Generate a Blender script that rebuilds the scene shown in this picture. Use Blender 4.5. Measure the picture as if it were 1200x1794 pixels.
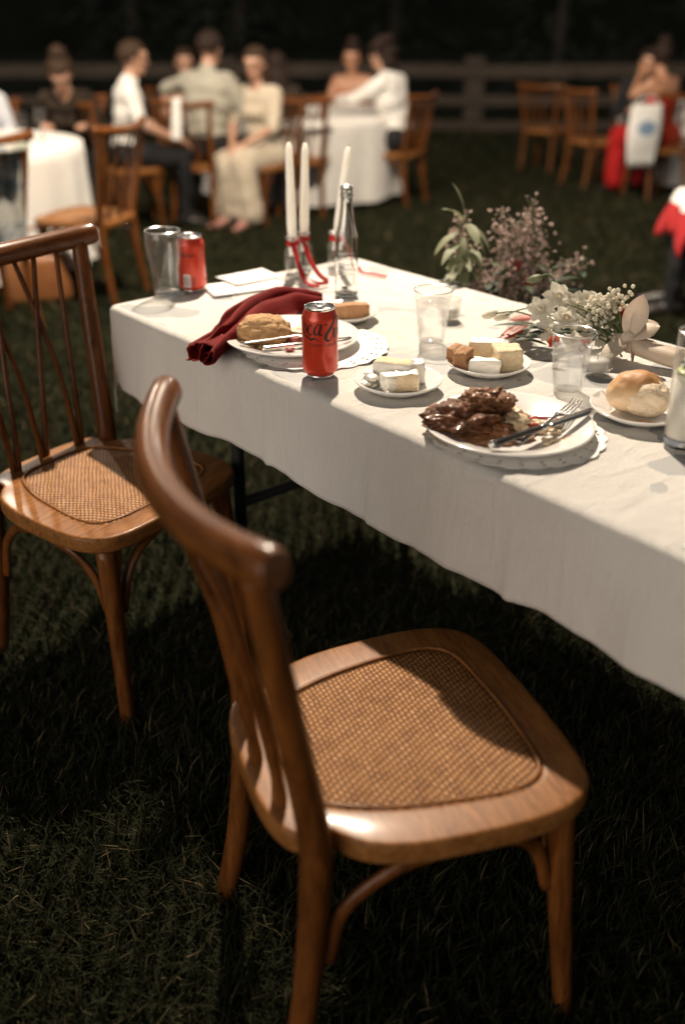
import bpy, bmesh, math, random
import numpy as np
from mathutils import Vector, Matrix, noise as mnoise

random.seed(7)
rng = np.random.default_rng(7)
scene = bpy.context.scene
for o in list(bpy.data.objects):
    bpy.data.objects.remove(o)
COL = scene.collection
R = math.radians
PI = math.pi

# ------------------------------------------------------------------ camera
cam_d = bpy.data.cameras.new("camera")
cam = bpy.data.objects.new("camera", cam_d)
COL.objects.link(cam)
cam.location = (0, 0, 1.372)
cam.rotation_euler = (R(90 - 27.3), 0, 0)
cam_d.sensor_fit = 'VERTICAL'
cam_d.sensor_height = 36
cam_d.sensor_width = 24
cam_d.lens = 35
cam_d.clip_start = 0.05
cam_d.clip_end = 600
cam_d.dof.use_dof = True
cam_d.dof.focus_distance = 1.80
cam_d.dof.aperture_fstop = 1.5
cam_d.dof.aperture_blades = 0
scene.camera = cam
scene.render.engine = 'CYCLES'
scene.cycles.use_denoising = True
scene.cycles.max_bounces = 10
scene.cycles.transparent_max_bounces = 24
scene.cycles.transmission_bounces = 10
scene.cycles.caustics_reflective = False
scene.cycles.caustics_refractive = True
scene.cycles.sample_clamp_indirect = 6

# ------------------------------------------------------------------ sky, added fill sun, exposure
world = bpy.data.worlds.new("World")
scene.world = world
world.use_nodes = True
wn = world.node_tree
wn.nodes.clear()
w_out = wn.nodes.new('ShaderNodeOutputWorld')
w_bg = wn.nodes.new('ShaderNodeBackground')
w_sky = wn.nodes.new('ShaderNodeTexSky')
w_sky.sky_type = 'NISHITA'
w_sky.sun_disc = False
w_sky.sun_elevation = R(11)
w_sky.sun_rotation = R(218)
w_hsv = wn.nodes.new('ShaderNodeHueSaturation')
w_hsv.inputs['Saturation'].default_value = 0.12
wn.links.new(w_sky.outputs[0], w_hsv.inputs['Color'])
wn.links.new(w_hsv.outputs[0], w_bg.inputs['Color'])
w_bg.inputs['Strength'].default_value = 0.030
wn.links.new(w_bg.outputs[0], w_out.inputs['Surface'])

sun_d = bpy.data.lights.new("fill_sun", 'SUN')  # wide soft fill, added to brighten the tablecloth's front drop
sun_d.energy = 1.4
sun_d.angle = R(50)
sun_d.color = (1.0, 0.87, 0.72)
sun = bpy.data.objects.new("fill_sun", sun_d)
COL.objects.link(sun)
# from behind the camera on its left, 11 degrees up
sun.rotation_euler = (R(79), 0, R(-38))

scene.view_settings.view_transform = 'Standard'
scene.view_settings.look = 'None'
scene.view_settings.exposure = 0.0
scene.view_settings.gamma = 1.0

# ------------------------------------------------------------------ helpers
def ground_z(y):
    return -0.04 * max(0.0, y - 3.0)

def tag(o, label=None, cat=None, group=None, kind=None):
    if label: o['label'] = label
    if cat: o['category'] = cat
    if group: o['group'] = group
    if kind: o['kind'] = kind
    return o

def empty(name, loc=(0, 0, 0), rz=0.0, rx=0.0, ry=0.0):
    o = bpy.data.objects.new(name, None)
    o.empty_display_size = 0.05
    o.location = loc
    o.rotation_euler = (rx, ry, rz)
    COL.objects.link(o)
    return o

def catmull(pts, n):
    """resample a polyline (list of tuples, any dimension) smoothly"""
    P = [np.array(p, float) for p in pts]
    P = [2 * P[0] - P[1]] + P + [2 * P[-1] - P[-2]]
    out = []
    segs = len(P) - 3
    for i in range(segs):
        for k in range(n):
            t = k / n
            a, b, c, d = P[i], P[i + 1], P[i + 2], P[i + 3]
            out.append(0.5 * ((2 * b) + (-a + c) * t + (2 * a - 5 * b + 4 * c - d) * t * t + (-a + 3 * b - 3 * c + d) * t ** 3))
    out.append(P[-2])
    return out

def catmull_closed(pts, n):
    P = [np.array(p, float) for p in pts]
    L = len(P)
    out = []
    for i in range(L):
        a, b, c, d = P[i - 1], P[i], P[(i + 1) % L], P[(i + 2) % L]
        for k in range(n):
            t = k / n
            out.append(0.5 * ((2 * b) + (-a + c) * t + (2 * a - 5 * b + 4 * c - d) * t * t + (-a + 3 * b - 3 * c + d) * t ** 3))
    return out

class MB:
    def __init__(self):
        self.v = []; self.f = []; self.m = []
    def add(self, vs, fs, mi=0):
        o = len(self.v)
        self.v += [tuple(map(float, p)) for p in vs]
        self.f += [tuple(i + o for i in f) for f in fs]
        self.m += [mi] * len(fs)
    def box(self, c, s, rot=None, mi=0, bev=0.0):
        x, y, z = s[0] / 2, s[1] / 2, s[2] / 2
        M = rot or Matrix.Identity(3)
        C = Vector(c)
        if bev <= 0:
            vs = [C + M @ Vector((a * x, b * y, d * z)) for a in (-1, 1) for b in (-1, 1) for d in (-1, 1)]
            fs = [(0, 1, 3, 2), (4, 6, 7, 5), (0, 4, 5, 1), (2, 3, 7, 6), (0, 2, 6, 4), (1, 5, 7, 3)]
            self.add(vs, fs, mi)
        else:
            bm = bmesh.new()
            bmesh.ops.create_cube(bm, size=1)
            for v in bm.verts:
                v.co = Vector((v.co.x * s[0], v.co.y * s[1], v.co.z * s[2]))
            bmesh.ops.bevel(bm, geom=bm.edges[:], offset=bev, segments=2, affect='EDGES', profile=.6)
            bm.verts.ensure_lookup_table()
            self.add([C + M @ v.co for v in bm.verts], [[q.index for q in f.verts] for f in bm.faces], mi)
            bm.free()
    def tube(self, pts, rad, n=12, mi=0, caps=True, squash=None):
        """rad: number or list; squash = (scale along side axis, up axis)"""
        P = [Vector(p) for p in pts]
        if not hasattr(rad, '__len__'): rad = [rad] * len(P)
        ref = None
        rings = []
        for i, p in enumerate(P):
            t = (P[min(i + 1, len(P) - 1)] - P[max(i - 1, 0)]).normalized()
            if ref is None:
                ref = Vector((0, 0, 1)) if abs(t.z) < .9 else Vector((1, 0, 0))
            a = t.cross(ref).normalized(); b = a.cross(t).normalized(); ref = b
            sx, sy = squash or (1, 1)
            rings.append([p + (a * math.cos(2 * PI * k / n) * sx + b * math.sin(2 * PI * k / n) * sy) * rad[i] for k in range(n)])
        vs = [q for r in rings for q in r]
        fs = []
        for i in range(len(rings) - 1):
            for k in range(n):
                k2 = (k + 1) % n
                fs.append((i * n + k, i * n + k2, (i + 1) * n + k2, (i + 1) * n + k))
        if caps:
            fs.append(tuple(range(n))[::-1])
            fs.append(tuple((len(rings) - 1) * n + k for k in range(n)))
        self.add(vs, fs, mi)
    def lathe(self, prof, n=40, c=(0, 0, 0), mi=0, closed=False, M=None):
        """prof: list of (r, z); r=0 collapses"""
        C = Vector(c)
        vs = []; idx = []
        for r, z in prof:
            if r < 1e-6:
                idx.append([len(vs)] * n); vs.append(Vector((0, 0, z)))
            else:
                idx.append(list(range(len(vs), len(vs) + n)))
                vs += [Vector((r * math.cos(2 * PI * k / n), r * math.sin(2 * PI * k / n), z)) for k in range(n)]
        fs = []
        m = len(prof)
        for i in range(m if closed else m - 1):
            a = idx[i]; b = idx[(i + 1) % m]
            for k in range(n):
                k2 = (k + 1) % n
                f = [a[k], a[k2], b[k2], b[k]]
                g = []
                for q in f:
                    if q not in g: g.append(q)
                if len(g) > 2: fs.append(tuple(g))
        if M: vs = [M @ v for v in vs]
        self.add([v + C for v in vs], fs, mi)
    def blob(self, c, s, amp=0.15, freq=2.0, seed=0, sub=4, mi=0, rot=None, flat=None, oct_=3):
        bm = bmesh.new()
        bmesh.ops.create_icosphere(bm, subdivisions=sub, radius=1)
        C = Vector(c); S = Vector(s) if hasattr(s, '__len__') else Vector((s, s, s))
        off = Vector((seed * 3.17, seed * 1.73, seed * 2.41))
        vs = []
        for v in bm.verts:
            p = v.co.normalized()
            d = 1 + amp * mnoise.fractal(p * freq + off, .8, 2.1, oct_)
            q = Vector((p.x * S.x * d, p.y * S.y * d, p.z * S.z * d))
            if flat is not None and q.z < flat: q.z = flat + (q.z - flat) * .05
            if rot: q = rot @ q
            vs.append(C + q)
        bm.verts.ensure_lookup_table()
        self.add(vs, [[q.index for q in f.verts] for f in bm.faces], mi)
        bm.free()
    def sheet(self, grid, mi=0):
        """grid[i][j] of points"""
        nj = len(grid[0])
        vs = [p for row in grid for p in row]
        fs = [(i * nj + j, i * nj + j + 1, (i + 1) * nj + j + 1, (i + 1) * nj + j) for i in range(len(grid) - 1) for j in range(nj - 1)]
        self.add(vs, fs, mi)
    def leaf(self, base, d, up, L, w, curl=.3, mi=0, n=5, cup=.15):
        """a pointed leaf or petal: 3 points across, n along"""
        d = Vector(d).normalized(); up = Vector(up)
        side = d.cross(up)
        if side.length < 1e-4: side = d.orthogonal()
        side.normalize(); upn = side.cross(d).normalized()
        g = []
        for i in range(n + 1):
            t = i / n
            ww = w * .5 * (math.sin(PI * min(1, t * .93 + .07)) ** .75)
            c = Vector(base) + d * L * t * (1 - .15 * abs(curl) * t) - upn * curl * L * t * t * .6
            g.append([c - side * ww + upn * ww * cup, c, c + side * ww + upn * ww * cup])
        self.sheet(g, mi)
    def build(self, name, mat, parent=None, smooth=True, loc=None, rot=None, solid=0.0, sharp=None):
        me = bpy.data.meshes.new(name)
        me.from_pydata(self.v, [], self.f)
        mats = mat if isinstance(mat, (list, tuple)) else [mat]
        for m in mats: me.materials.append(m)
        if len(mats) > 1: me.polygons.foreach_set('material_index', self.m)
        if smooth:
            me.polygons.foreach_set('use_smooth', [True] * len(me.polygons))
        me.update()
        if mats[0] in (globals().get('WATER'), globals().get('THICK')):
            bm = bmesh.new(); bm.from_mesh(me); bmesh.ops.remove_doubles(bm, verts=bm.verts, dist=1e-6); bmesh.ops.recalc_face_normals(bm, faces=bm.faces); bm.to_mesh(me); bm.free()
        o = bpy.data.objects.new(name, me)
        COL.objects.link(o)
        if parent: o.parent = parent
        if loc: o.location = loc
        if rot: o.rotation_euler = rot
        if sharp is not None:
            bm = bmesh.new(); bm.from_mesh(me)
            for e in bm.edges:
                if len(e.link_faces) == 2 and e.calc_face_angle(0) > sharp: e.smooth = False
            bm.to_mesh(me); bm.free()
        if solid:
            md = o.modifiers.new('thickness', 'SOLIDIFY'); md.thickness = solid; md.offset = 0
        return o

# ------------------------------------------------------------------ materials
def new_mat(name):
    m = bpy.data.materials.new(name)
    m.use_nodes = True
    nt = m.node_tree
    return m, nt, nt.nodes['Principled BSDF']

def ramp(nt, stops, interp='LINEAR'):
    r = nt.nodes.new('ShaderNodeValToRGB')
    r.color_ramp.interpolation = interp
    el = r.color_ramp.elements
    while len(el) < len(stops): el.new(.5)
    for e, (p, c) in zip(el, stops):
        e.position = p
        e.color = (*c, 1) if len(c) == 3 else c
    return r

def noise_n(nt, scale, detail=4, rough=.55, vec=None, dist=0):
    n = nt.nodes.new('ShaderNodeTexNoise')
    n.inputs['Scale'].default_value = scale
    n.inputs['Detail'].default_value = detail
    n.inputs['Roughness'].default_value = rough
    n.inputs['Distortion'].default_value = dist
    if vec: nt.links.new(vec, n.inputs['Vector'])
    return n

def obj_vec(nt, scale=(1, 1, 1)):
    tc = nt.nodes.new('ShaderNodeTexCoord')
    mp = nt.nodes.new('ShaderNodeMapping')
    mp.inputs['Scale'].default_value = scale
    nt.links.new(tc.outputs['Object'], mp.inputs['Vector'])
    return mp.outputs[0]

def mottled(name, c1, c2, scale=8, rough=.6, bump=0.0, bscale=60, spec=.5, metal=0, sheen=0, vscale=(1, 1, 1), coat=0, mid=.5, width=.25, sss=0):
    m, nt, b = new_mat(name)
    v = obj_vec(nt, vscale)
    n = noise_n(nt, scale, 5, .6, v)
    r = ramp(nt, [(mid - width, c1), (mid + width, c2)])
    nt.links.new(n.outputs['Fac'], r.inputs[0])
    nt.links.new(r.outputs[0], b.inputs['Base Color'])
    b.inputs['Roughness'].default_value = rough
    b.inputs['Specular IOR Level'].default_value = spec
    b.inputs['Metallic'].default_value = metal
    b.inputs['Sheen Weight'].default_value = sheen
    b.inputs['Coat Weight'].default_value = coat
    if sss:
        b.inputs['Subsurface Weight'].default_value = sss
        b.inputs['Subsurface Radius'].default_value = (.01, .006, .003)
        b.inputs['Subsurface Scale'].default_value = 1.0
    if bump:
        n2 = noise_n(nt, bscale, 4, .6, v)
        bp = nt.nodes.new('ShaderNodeBump')
        bp.inputs['Strength'].default_value = min(1, bump)
        bp.inputs['Distance'].default_value = .004
        nt.links.new(n2.outputs['Fac'], bp.inputs['Height'])
        nt.links.new(bp.outputs[0], b.inputs['Normal'])
    return m

def wood_mat(name, dark, light, vscale=(14, 14, 1.6), rough=.36, coat=.24):
    m, nt, b = new_mat(name)
    v = obj_vec(nt, vscale)
    n = noise_n(nt, 3.0, 6, .62, v, dist=1.2)
    n2 = noise_n(nt, 22.0, 3, .6, v)
    mx = nt.nodes.new('ShaderNodeMix'); mx.data_type = 'FLOAT'
    mx.inputs[0].default_value = .3
    nt.links.new(n.outputs['Fac'], mx.inputs[2]); nt.links.new(n2.outputs['Fac'], mx.inputs[3])
    r = ramp(nt, [(.34, dark), (.62, light)])
    nt.links.new(mx.outputs[0], r.inputs[0])
    nt.links.new(r.outputs[0], b.inputs['Base Color'])
    b.inputs['Roughness'].default_value = rough
    b.inputs['Coat Weight'].default_value = coat
    b.inputs['Coat Roughness'].default_value = .15
    b.inputs['Specular IOR Level'].default_value = .16
    bp = nt.nodes.new('ShaderNodeBump'); bp.inputs['Strength'].default_value = .12; bp.inputs['Distance'].default_value = .002
    nt.links.new(mx.outputs[0], bp.inputs['Height']); nt.links.new(bp.outputs[0], b.inputs['Normal'])
    return m

WOOD = wood_mat('stained wood', (.048, .0135, .0028), (.175, .060, .0140))
WOOD_X = wood_mat('stained wood across', (.048, .0135, .0028), (.175, .060, .0140), (1.6, 14, 14))
WOOD_SEAT_LIT = wood_mat('stained wood lit on seat', (.130, .046, .011), (.32, .135, .040), (4, 26, 26), .42, .08)  # same chair wood, colour lightened for the light falling on the seat

def cane_mat():
    m, nt, b = new_mat('woven cane')
    tc = nt.nodes.new('ShaderNodeTexCoord')
    sep = nt.nodes.new('ShaderNodeSeparateXYZ')
    # slight wobble so that the strands are hand-laid
    wob = noise_n(nt, 30, 2, .5, tc.outputs['Object'])
    vm = nt.nodes.new('ShaderNodeVectorMath'); vm.operation = 'SCALE'; vm.inputs['Scale'].default_value = .008
    nt.links.new(wob.outputs['Color'], vm.inputs[0])
    va = nt.nodes.new('ShaderNodeVectorMath'); va.operation = 'ADD'
    nt.links.new(tc.outputs['Object'], va.inputs[0]); nt.links.new(vm.outputs[0], va.inputs[1])
    nt.links.new(va.outputs[0], sep.inputs[0])
    p = .0074
    def math_(op, a, bb=None, c=None):
        n = nt.nodes.new('ShaderNodeMath'); n.operation = op
        for i, q in enumerate((a, bb)):
            if q is None: continue
            if isinstance(q, (int, float)): n.inputs[i].default_value = q
            else: nt.links.new(q, n.inputs[i])
        return n.outputs[0]
    u = math_('MULTIPLY', sep.outputs['X'], 1 / .0108); v = math_('MULTIPLY', sep.outputs['Y'], 1 / .0072)
    fv = math_('FLOOR', v)
    us = math_('ADD', u, math_('MULTIPLY', fv, .37))              # each strand row steps sideways: a twill
    hu = math_('ABSOLUTE', math_('SINE', math_('MULTIPLY', us, PI)))
    hv = math_('ABSOLUTE', math_('SINE', math_('MULTIPLY', v, PI)))
    h = math_('MULTIPLY', math_('POWER', hu, .7), math_('ADD', math_('MULTIPLY', hv, .8), .2))
    r = ramp(nt, [(.05, (.048, .014, .0032)), (.42, (.25, .100, .026)), (.88, (.53, .255, .078))])
    nt.links.new(h, r.inputs[0])
    # patchy honey / darker strands
    n2 = noise_n(nt, 45, 3, .6, tc.outputs['Object'])
    r2 = ramp(nt, [(.34, (.74, .66, .58)), (.56, (1, 1, 1))])
    nt.links.new(n2.outputs['Fac'], r2.inputs[0])
    mc = nt.nodes.new('ShaderNodeMix'); mc.data_type = 'RGBA'; mc.blend_type = 'MULTIPLY'; mc.inputs[0].default_value = 1
    nt.links.new(r.outputs[0], mc.inputs[6]); nt.links.new(r2.outputs[0], mc.inputs[7])
    nt.links.new(mc.outputs[2], b.inputs['Base Color'])
    b.inputs['Roughness'].default_value = .5
    bp = nt.nodes.new('ShaderNodeBump'); bp.inputs['Strength'].default_value = 1; bp.inputs['Distance'].default_value = .0022
    nt.links.new(h, bp.inputs['Height']); nt.links.new(bp.outputs[0], b.inputs['Normal'])
    return m
CANE = cane_mat()

def cloth_mat(name, c1, c2, weave=900, bump=.25, rough=.9, trans=0.0, big=6, stretch=(24, 24, 24), dist=.002):
    m, nt, b = new_mat(name)
    v = obj_vec(nt)
    n = noise_n(nt, big, 4, .55, v)
    r = ramp(nt, [(.3, c1), (.7, c2)])
    nt.links.new(n.outputs['Fac'], r.inputs[0])
    nt.links.new(r.outputs[0], b.inputs['Base Color'])
    b.inputs['Roughness'].default_value = rough
    b.inputs['Specular IOR Level'].default_value = .2
    b.inputs['Sheen Weight'].default_value = .15 if c2[1] > .3 else 0
    n2 = noise_n(nt, weave, 2, .5, v)
    n3 = noise_n(nt, 1.0, 6, .62, obj_vec(nt, stretch), .8)
    ad = nt.nodes.new('ShaderNodeMath'); ad.operation = 'MULTIPLY_ADD'
    nt.links.new(n3.outputs['Fac'], ad.inputs[0]); ad.inputs[1].default_value = 2.2
    nt.links.new(n2.outputs['Fac'], ad.inputs[2])
    bp = nt.nodes.new('ShaderNodeBump'); bp.inputs['Strength'].default_value = bump; bp.inputs['Distance'].default_value = dist
    nt.links.new(ad.outputs[0], bp.inputs['Height']); nt.links.new(bp.outputs[0], b.inputs['Normal'])
    return m
LINEN = cloth_mat('white table linen', (.80, .76, .70), (.86, .825, .77), bump=.85, stretch=(30, 8, 5), dist=.0042)
RED_CLOTH = cloth_mat('red napkin cotton', (.115, .004, .003), (.19, .009, .007), big=14, rough=.85)
RED_CLOTH.node_tree.nodes['Principled BSDF'].inputs['Sheen Weight'].default_value = 0

def clear_mat(name, tint=(.985, .985, .98), rough=.05, base=.05, edge=.5, edge_white=.14):
    """thin clear glass or plastic: reflection by view angle, with white added at the edges to imitate lamp glints, the rest goes through"""
    m, nt, b = new_mat(name)
    nt.nodes.remove(b)
    out = [n for n in nt.nodes if n.type == 'OUTPUT_MATERIAL'][0]
    tr = nt.nodes.new('ShaderNodeBsdfTransparent'); tr.inputs[0].default_value = (*tint, 1)
    gl = nt.nodes.new('ShaderNodeBsdfGlossy'); gl.inputs['Roughness'].default_value = rough
    hz = nt.nodes.new('ShaderNodeBsdfTranslucent'); hz.inputs[0].default_value = (.9, .9, .88, 1)
    hm = nt.nodes.new('ShaderNodeMixShader'); hm.inputs[0].default_value = edge_white
    nt.links.new(gl.outputs[0], hm.inputs[1]); nt.links.new(hz.outputs[0], hm.inputs[2])
    lw = nt.nodes.new('ShaderNodeLayerWeight'); lw.inputs['Blend'].default_value = .5
    pw = nt.nodes.new('ShaderNodeMath'); pw.operation = 'POWER'; pw.inputs[1].default_value = 2.6
    nt.links.new(lw.outputs['Facing'], pw.inputs[0])
    mr = nt.nodes.new('ShaderNodeMapRange')
    mr.inputs['To Min'].default_value = base; mr.inputs['To Max'].default_value = edge
    nt.links.new(pw.outputs[0], mr.inputs['Value'])
    mx = nt.nodes.new('ShaderNodeMixShader')
    nt.links.new(mr.outputs[0], mx.inputs[0]); nt.links.new(tr.outputs[0], mx.inputs[1]); nt.links.new(hm.outputs[0], mx.inputs[2])
    nt.links.new(mx.outputs[0], out.inputs['Surface'])
    return m
GLASS = clear_mat('clear glass')
RIM = clear_mat('glass rim', (.97, .97, .96), .22, .45, .9)
PLASTIC = clear_mat('clear plastic', (.99, .99, .985), .06, .05, .45, .03)

def water_mat():
    m, nt, b = new_mat('water')
    b.inputs['Base Color'].default_value = (1, 1, 1, 1)
    b.inputs['Transmission Weight'].default_value = 1
    b.inputs['IOR'].default_value = 1.333
    b.inputs['Roughness'].default_value = 0.0
    out = [n for n in nt.nodes if n.type == 'OUTPUT_MATERIAL'][0]
    tr = nt.nodes.new('ShaderNodeBsdfTransparent')
    mx = nt.nodes.new('ShaderNodeMixShader'); mx.inputs[0].default_value = .34
    nt.links.new(tr.outputs[0], mx.inputs[1]); nt.links.new(b.outputs[0], mx.inputs[2]); nt.links.new(mx.outputs[0], out.inputs['Surface'])
    return m
WATER = water_mat()

def solid_glass_mat():
    m, nt, b = new_mat('thick glass')
    b.inputs['Base Color'].default_value = (.98, 1, .99, 1)
    b.inputs['Transmission Weight'].default_value = 1
    b.inputs['IOR'].default_value = 1.48
    b.inputs['Roughness'].default_value = 0.0
    return m
THICK = solid_glass_mat()

CHINA = mottled('white china', (.78, .755, .72), (.82, .80, .77), 3, .12, spec=.6, coat=.4)
PAPER = mottled('white paper', (.80, .78, .75), (.84, .82, .79), 5, .8)
LACE = mottled('paper lace', (.80, .78, .74), (.85, .83, .79), 20, .85, bump=.3, bscale=200)
STEEL = mottled('polished steel', (.60, .58, .55), (.66, .64, .61), 30, .16, metal=1)
DARK_STEEL = mottled('dark worn steel handle', (.05, .045, .042), (.10, .09, .085), 25, .2, metal=.7)
ALU = mottled('aluminium', (.72, .71, .69), (.80, .79, .77), 30, .22, metal=1)
CAN_RED = mottled('metallic red can lacquer', (.56, .040, .014), (.62, .052, .020), 4, .30, metal=.25, coat=.35)
CAN_BLACK = mottled('black can print', (.012, .010, .010), (.02, .016, .015), 10, .35)
CAN_WHITE = mottled('white can print', (.74, .72, .70), (.8, .78, .76), 10, .4)
WAX = mottled('ivory candle wax', (.86, .82, .74), (.90, .86, .79), 12, .45, sss=1.0)
WAX.node_tree.nodes['Principled BSDF'].inputs['Subsurface Radius'].default_value = (.05, .045, .037)
WICK = mottled('wick', (.05, .04, .03), (.1, .08, .06), 20, .9)
RIBBON_RED = cloth_mat('red satin ribbon', (.42, .015, .015), (.55, .03, .025), big=30, rough=.35)
RIBBON_CREAM = cloth_mat('cream satin ribbon', (.70, .58, .46), (.78, .68, .57), big=20, rough=.33)
MEAT = mottled('braised meat', (.050, .016, .006), (.190, .070, .027), 40, .55, bump=1, bscale=150, coat=.34, spec=.2)
MEAT.node_tree.nodes['Principled BSDF'].inputs['Coat Roughness'].default_value = .10
MEAT_EDGE = mottled('roast meat chunk', (.10, .036, .014), (.30, .135, .060), 55, .55, bump=1, bscale=150, coat=.25, spec=.2)
MEAT_EDGE.node_tree.nodes['Principled BSDF'].inputs['Coat Roughness'].default_value = .10
MASH = mottled('cream sauce potato', (.62, .44, .25), (.78, .65, .45), 45, .4, bump=.6, bscale=130)
SAUCE = mottled('brown sauce', (.26, .11, .05), (.50, .27, .12), 60, .2, coat=.7)
BEET = mottled('beetroot red', (.22, .02, .018), (.40, .07, .05), 60, .25, coat=.6)
CARROT = mottled('carrot', (.55, .22, .05), (.66, .32, .10), 60, .4)
CRUMBED = mottled('crumbed chicken', (.38, .20, .075), (.66, .42, .20), 90, .8, bump=1, bscale=240)
BREAD = None
SPONGE_BROWN = mottled('caramel sponge', (.34, .165, .075), (.50, .28, .14), 120, .85, bump=.8, bscale=300)
SPONGE_YELLOW = mottled('vanilla sponge', (.70, .54, .33), (.80, .67, .47), 120, .85, bump=.7, bscale=300)
ICING = mottled('white icing', (.80, .76, .68), (.84, .81, .75), 30, .5, bump=.4, bscale=90, sss=.15)
LEAF_DARK = mottled('dark leaf', (.014, .032, .012), (.04, .075, .026), 30, .5)
LEAF_PALE = mottled('pale grey green leaf', (.16, .175, .085), (.27, .285, .165), 30, .6)
STEM = mottled('green stem', (.05, .07, .02), (.10, .12, .04), 30, .6)
PETAL_WHITE = mottled('white petal', (.66, .62, .50), (.82, .79, .70), 60, .55, sss=.1)
PETAL_PINK = mottled('dusty pink blossom', (.36, .25, .215), (.62, .48, .425), 120, .7)
PETAL_RED = mottled('red orange petal', (.28, .024, .012), (.52, .09, .03), 30, .45)
BLACK_METAL = mottled('black steel', (.008, .008, .008), (.016, .016, .016), 20, .7, spec=.2)
PVC = mottled('grey table board', (.3, .3, .3), (.36, .36, .35), 10, .6)

def thin(m, fac):
    '''petals, leaves and ribbon let some light through'''
    nt = m.node_tree; b = nt.nodes['Principled BSDF']; out = [n for n in nt.nodes if n.type == 'OUTPUT_MATERIAL'][0]
    tl = nt.nodes.new('ShaderNodeBsdfTranslucent'); src = b.inputs['Base Color'].links[0].from_socket
    nt.links.new(src, tl.inputs[0]); mx = nt.nodes.new('ShaderNodeMixShader'); mx.inputs[0].default_value = fac
    nt.links.new(b.outputs[0], mx.inputs[1]); nt.links.new(tl.outputs[0], mx.inputs[2]); nt.links.new(mx.outputs[0], out.inputs['Surface'])
for m_, f_ in ((PETAL_WHITE, .45), (PETAL_PINK, .4), (PETAL_RED, .35), (LEAF_PALE, .35), (LEAF_DARK, .3), (RIBBON_CREAM, .35), (RIBBON_RED, .3)): thin(m_, f_)
def bread_mat():
    m, nt, b = new_mat('bread roll crust')
    v = obj_vec(nt)
    sep = nt.nodes.new('ShaderNodeSeparateXYZ'); nt.links.new(v, sep.inputs[0])
    n = noise_n(nt, 35, 4, .6, v)
    a = nt.nodes.new('ShaderNodeMath'); a.operation = 'MULTIPLY_ADD'
    nt.links.new(n.outputs['Fac'], a.inputs[0]); a.inputs[1].default_value = .022; nt.links.new(sep.outputs['Z'], a.inputs[2])
    r = ramp(nt, [(.040, (.70, .52, .33)), (.055, (.60, .38, .19)), (.074, (.44, .22, .085))])
    nt.links.new(a.outputs[0], r.inputs[0])
    nt.links.new(r.outputs[0], b.inputs['Base Color'])
    b.inputs['Roughness'].default_value = .55
    n2 = noise_n(nt, 160, 4, .6, v)
    bp = nt.nodes.new('ShaderNodeBump'); bp.inputs['Strength'].default_value = .35; bp.inputs['Distance'].default_value = .003
    nt.links.new(n2.outputs['Fac'], bp.inputs['Height']); nt.links.new(bp.outputs[0], b.inputs['Normal'])
    return m
BREAD = bread_mat()
CRUMB = mottled('torn bread crumb', (.68, .52, .35), (.80, .68, .52), 60, .9, bump=.9, bscale=140)

# ------------------------------------------------------------------ ground
def ground():
    ys = [-6, 0, 3, 6, 10, 15, 22, 40, 80, 200, 500]
    xs = [-300, -60, -20, -8, 0, 8, 20, 60, 300]
    vs = [(x, y, ground_z(y) if y < 22 else ground_z(22)) for y in ys for x in xs]
    n = len(xs)
    fs = [(i * n + j, i * n + j + 1, (i + 1) * n + j + 1, (i + 1) * n + j) for i in range(len(ys) - 1) for j in range(n - 1)]
    mb = MB(); mb.add(vs, fs)
    m, nt, b = new_mat('lawn soil')
    v = obj_vec(nt)
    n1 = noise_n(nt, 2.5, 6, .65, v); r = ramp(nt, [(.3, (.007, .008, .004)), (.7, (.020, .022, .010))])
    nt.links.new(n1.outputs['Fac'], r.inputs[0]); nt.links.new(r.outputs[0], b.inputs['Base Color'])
    b.inputs['Roughness'].default_value = .95
    b.inputs['Specular IOR Level'].default_value = .1
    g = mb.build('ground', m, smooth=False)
    tag(g, kind='structure')
ground()

def grass_mat():
    m, nt, b = new_mat('grass blade')
    at = nt.nodes.new('ShaderNodeAttribute'); at.attribute_name = 'tone'; at.attribute_type = 'GEOMETRY'
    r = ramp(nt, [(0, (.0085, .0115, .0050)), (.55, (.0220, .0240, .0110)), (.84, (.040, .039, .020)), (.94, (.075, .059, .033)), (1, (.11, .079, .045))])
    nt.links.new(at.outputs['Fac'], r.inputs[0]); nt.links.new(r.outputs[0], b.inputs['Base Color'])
    b.inputs['Roughness'].default_value = .85
    b.inputs['Specular IOR Level'].default_value = .06
    return m

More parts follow.
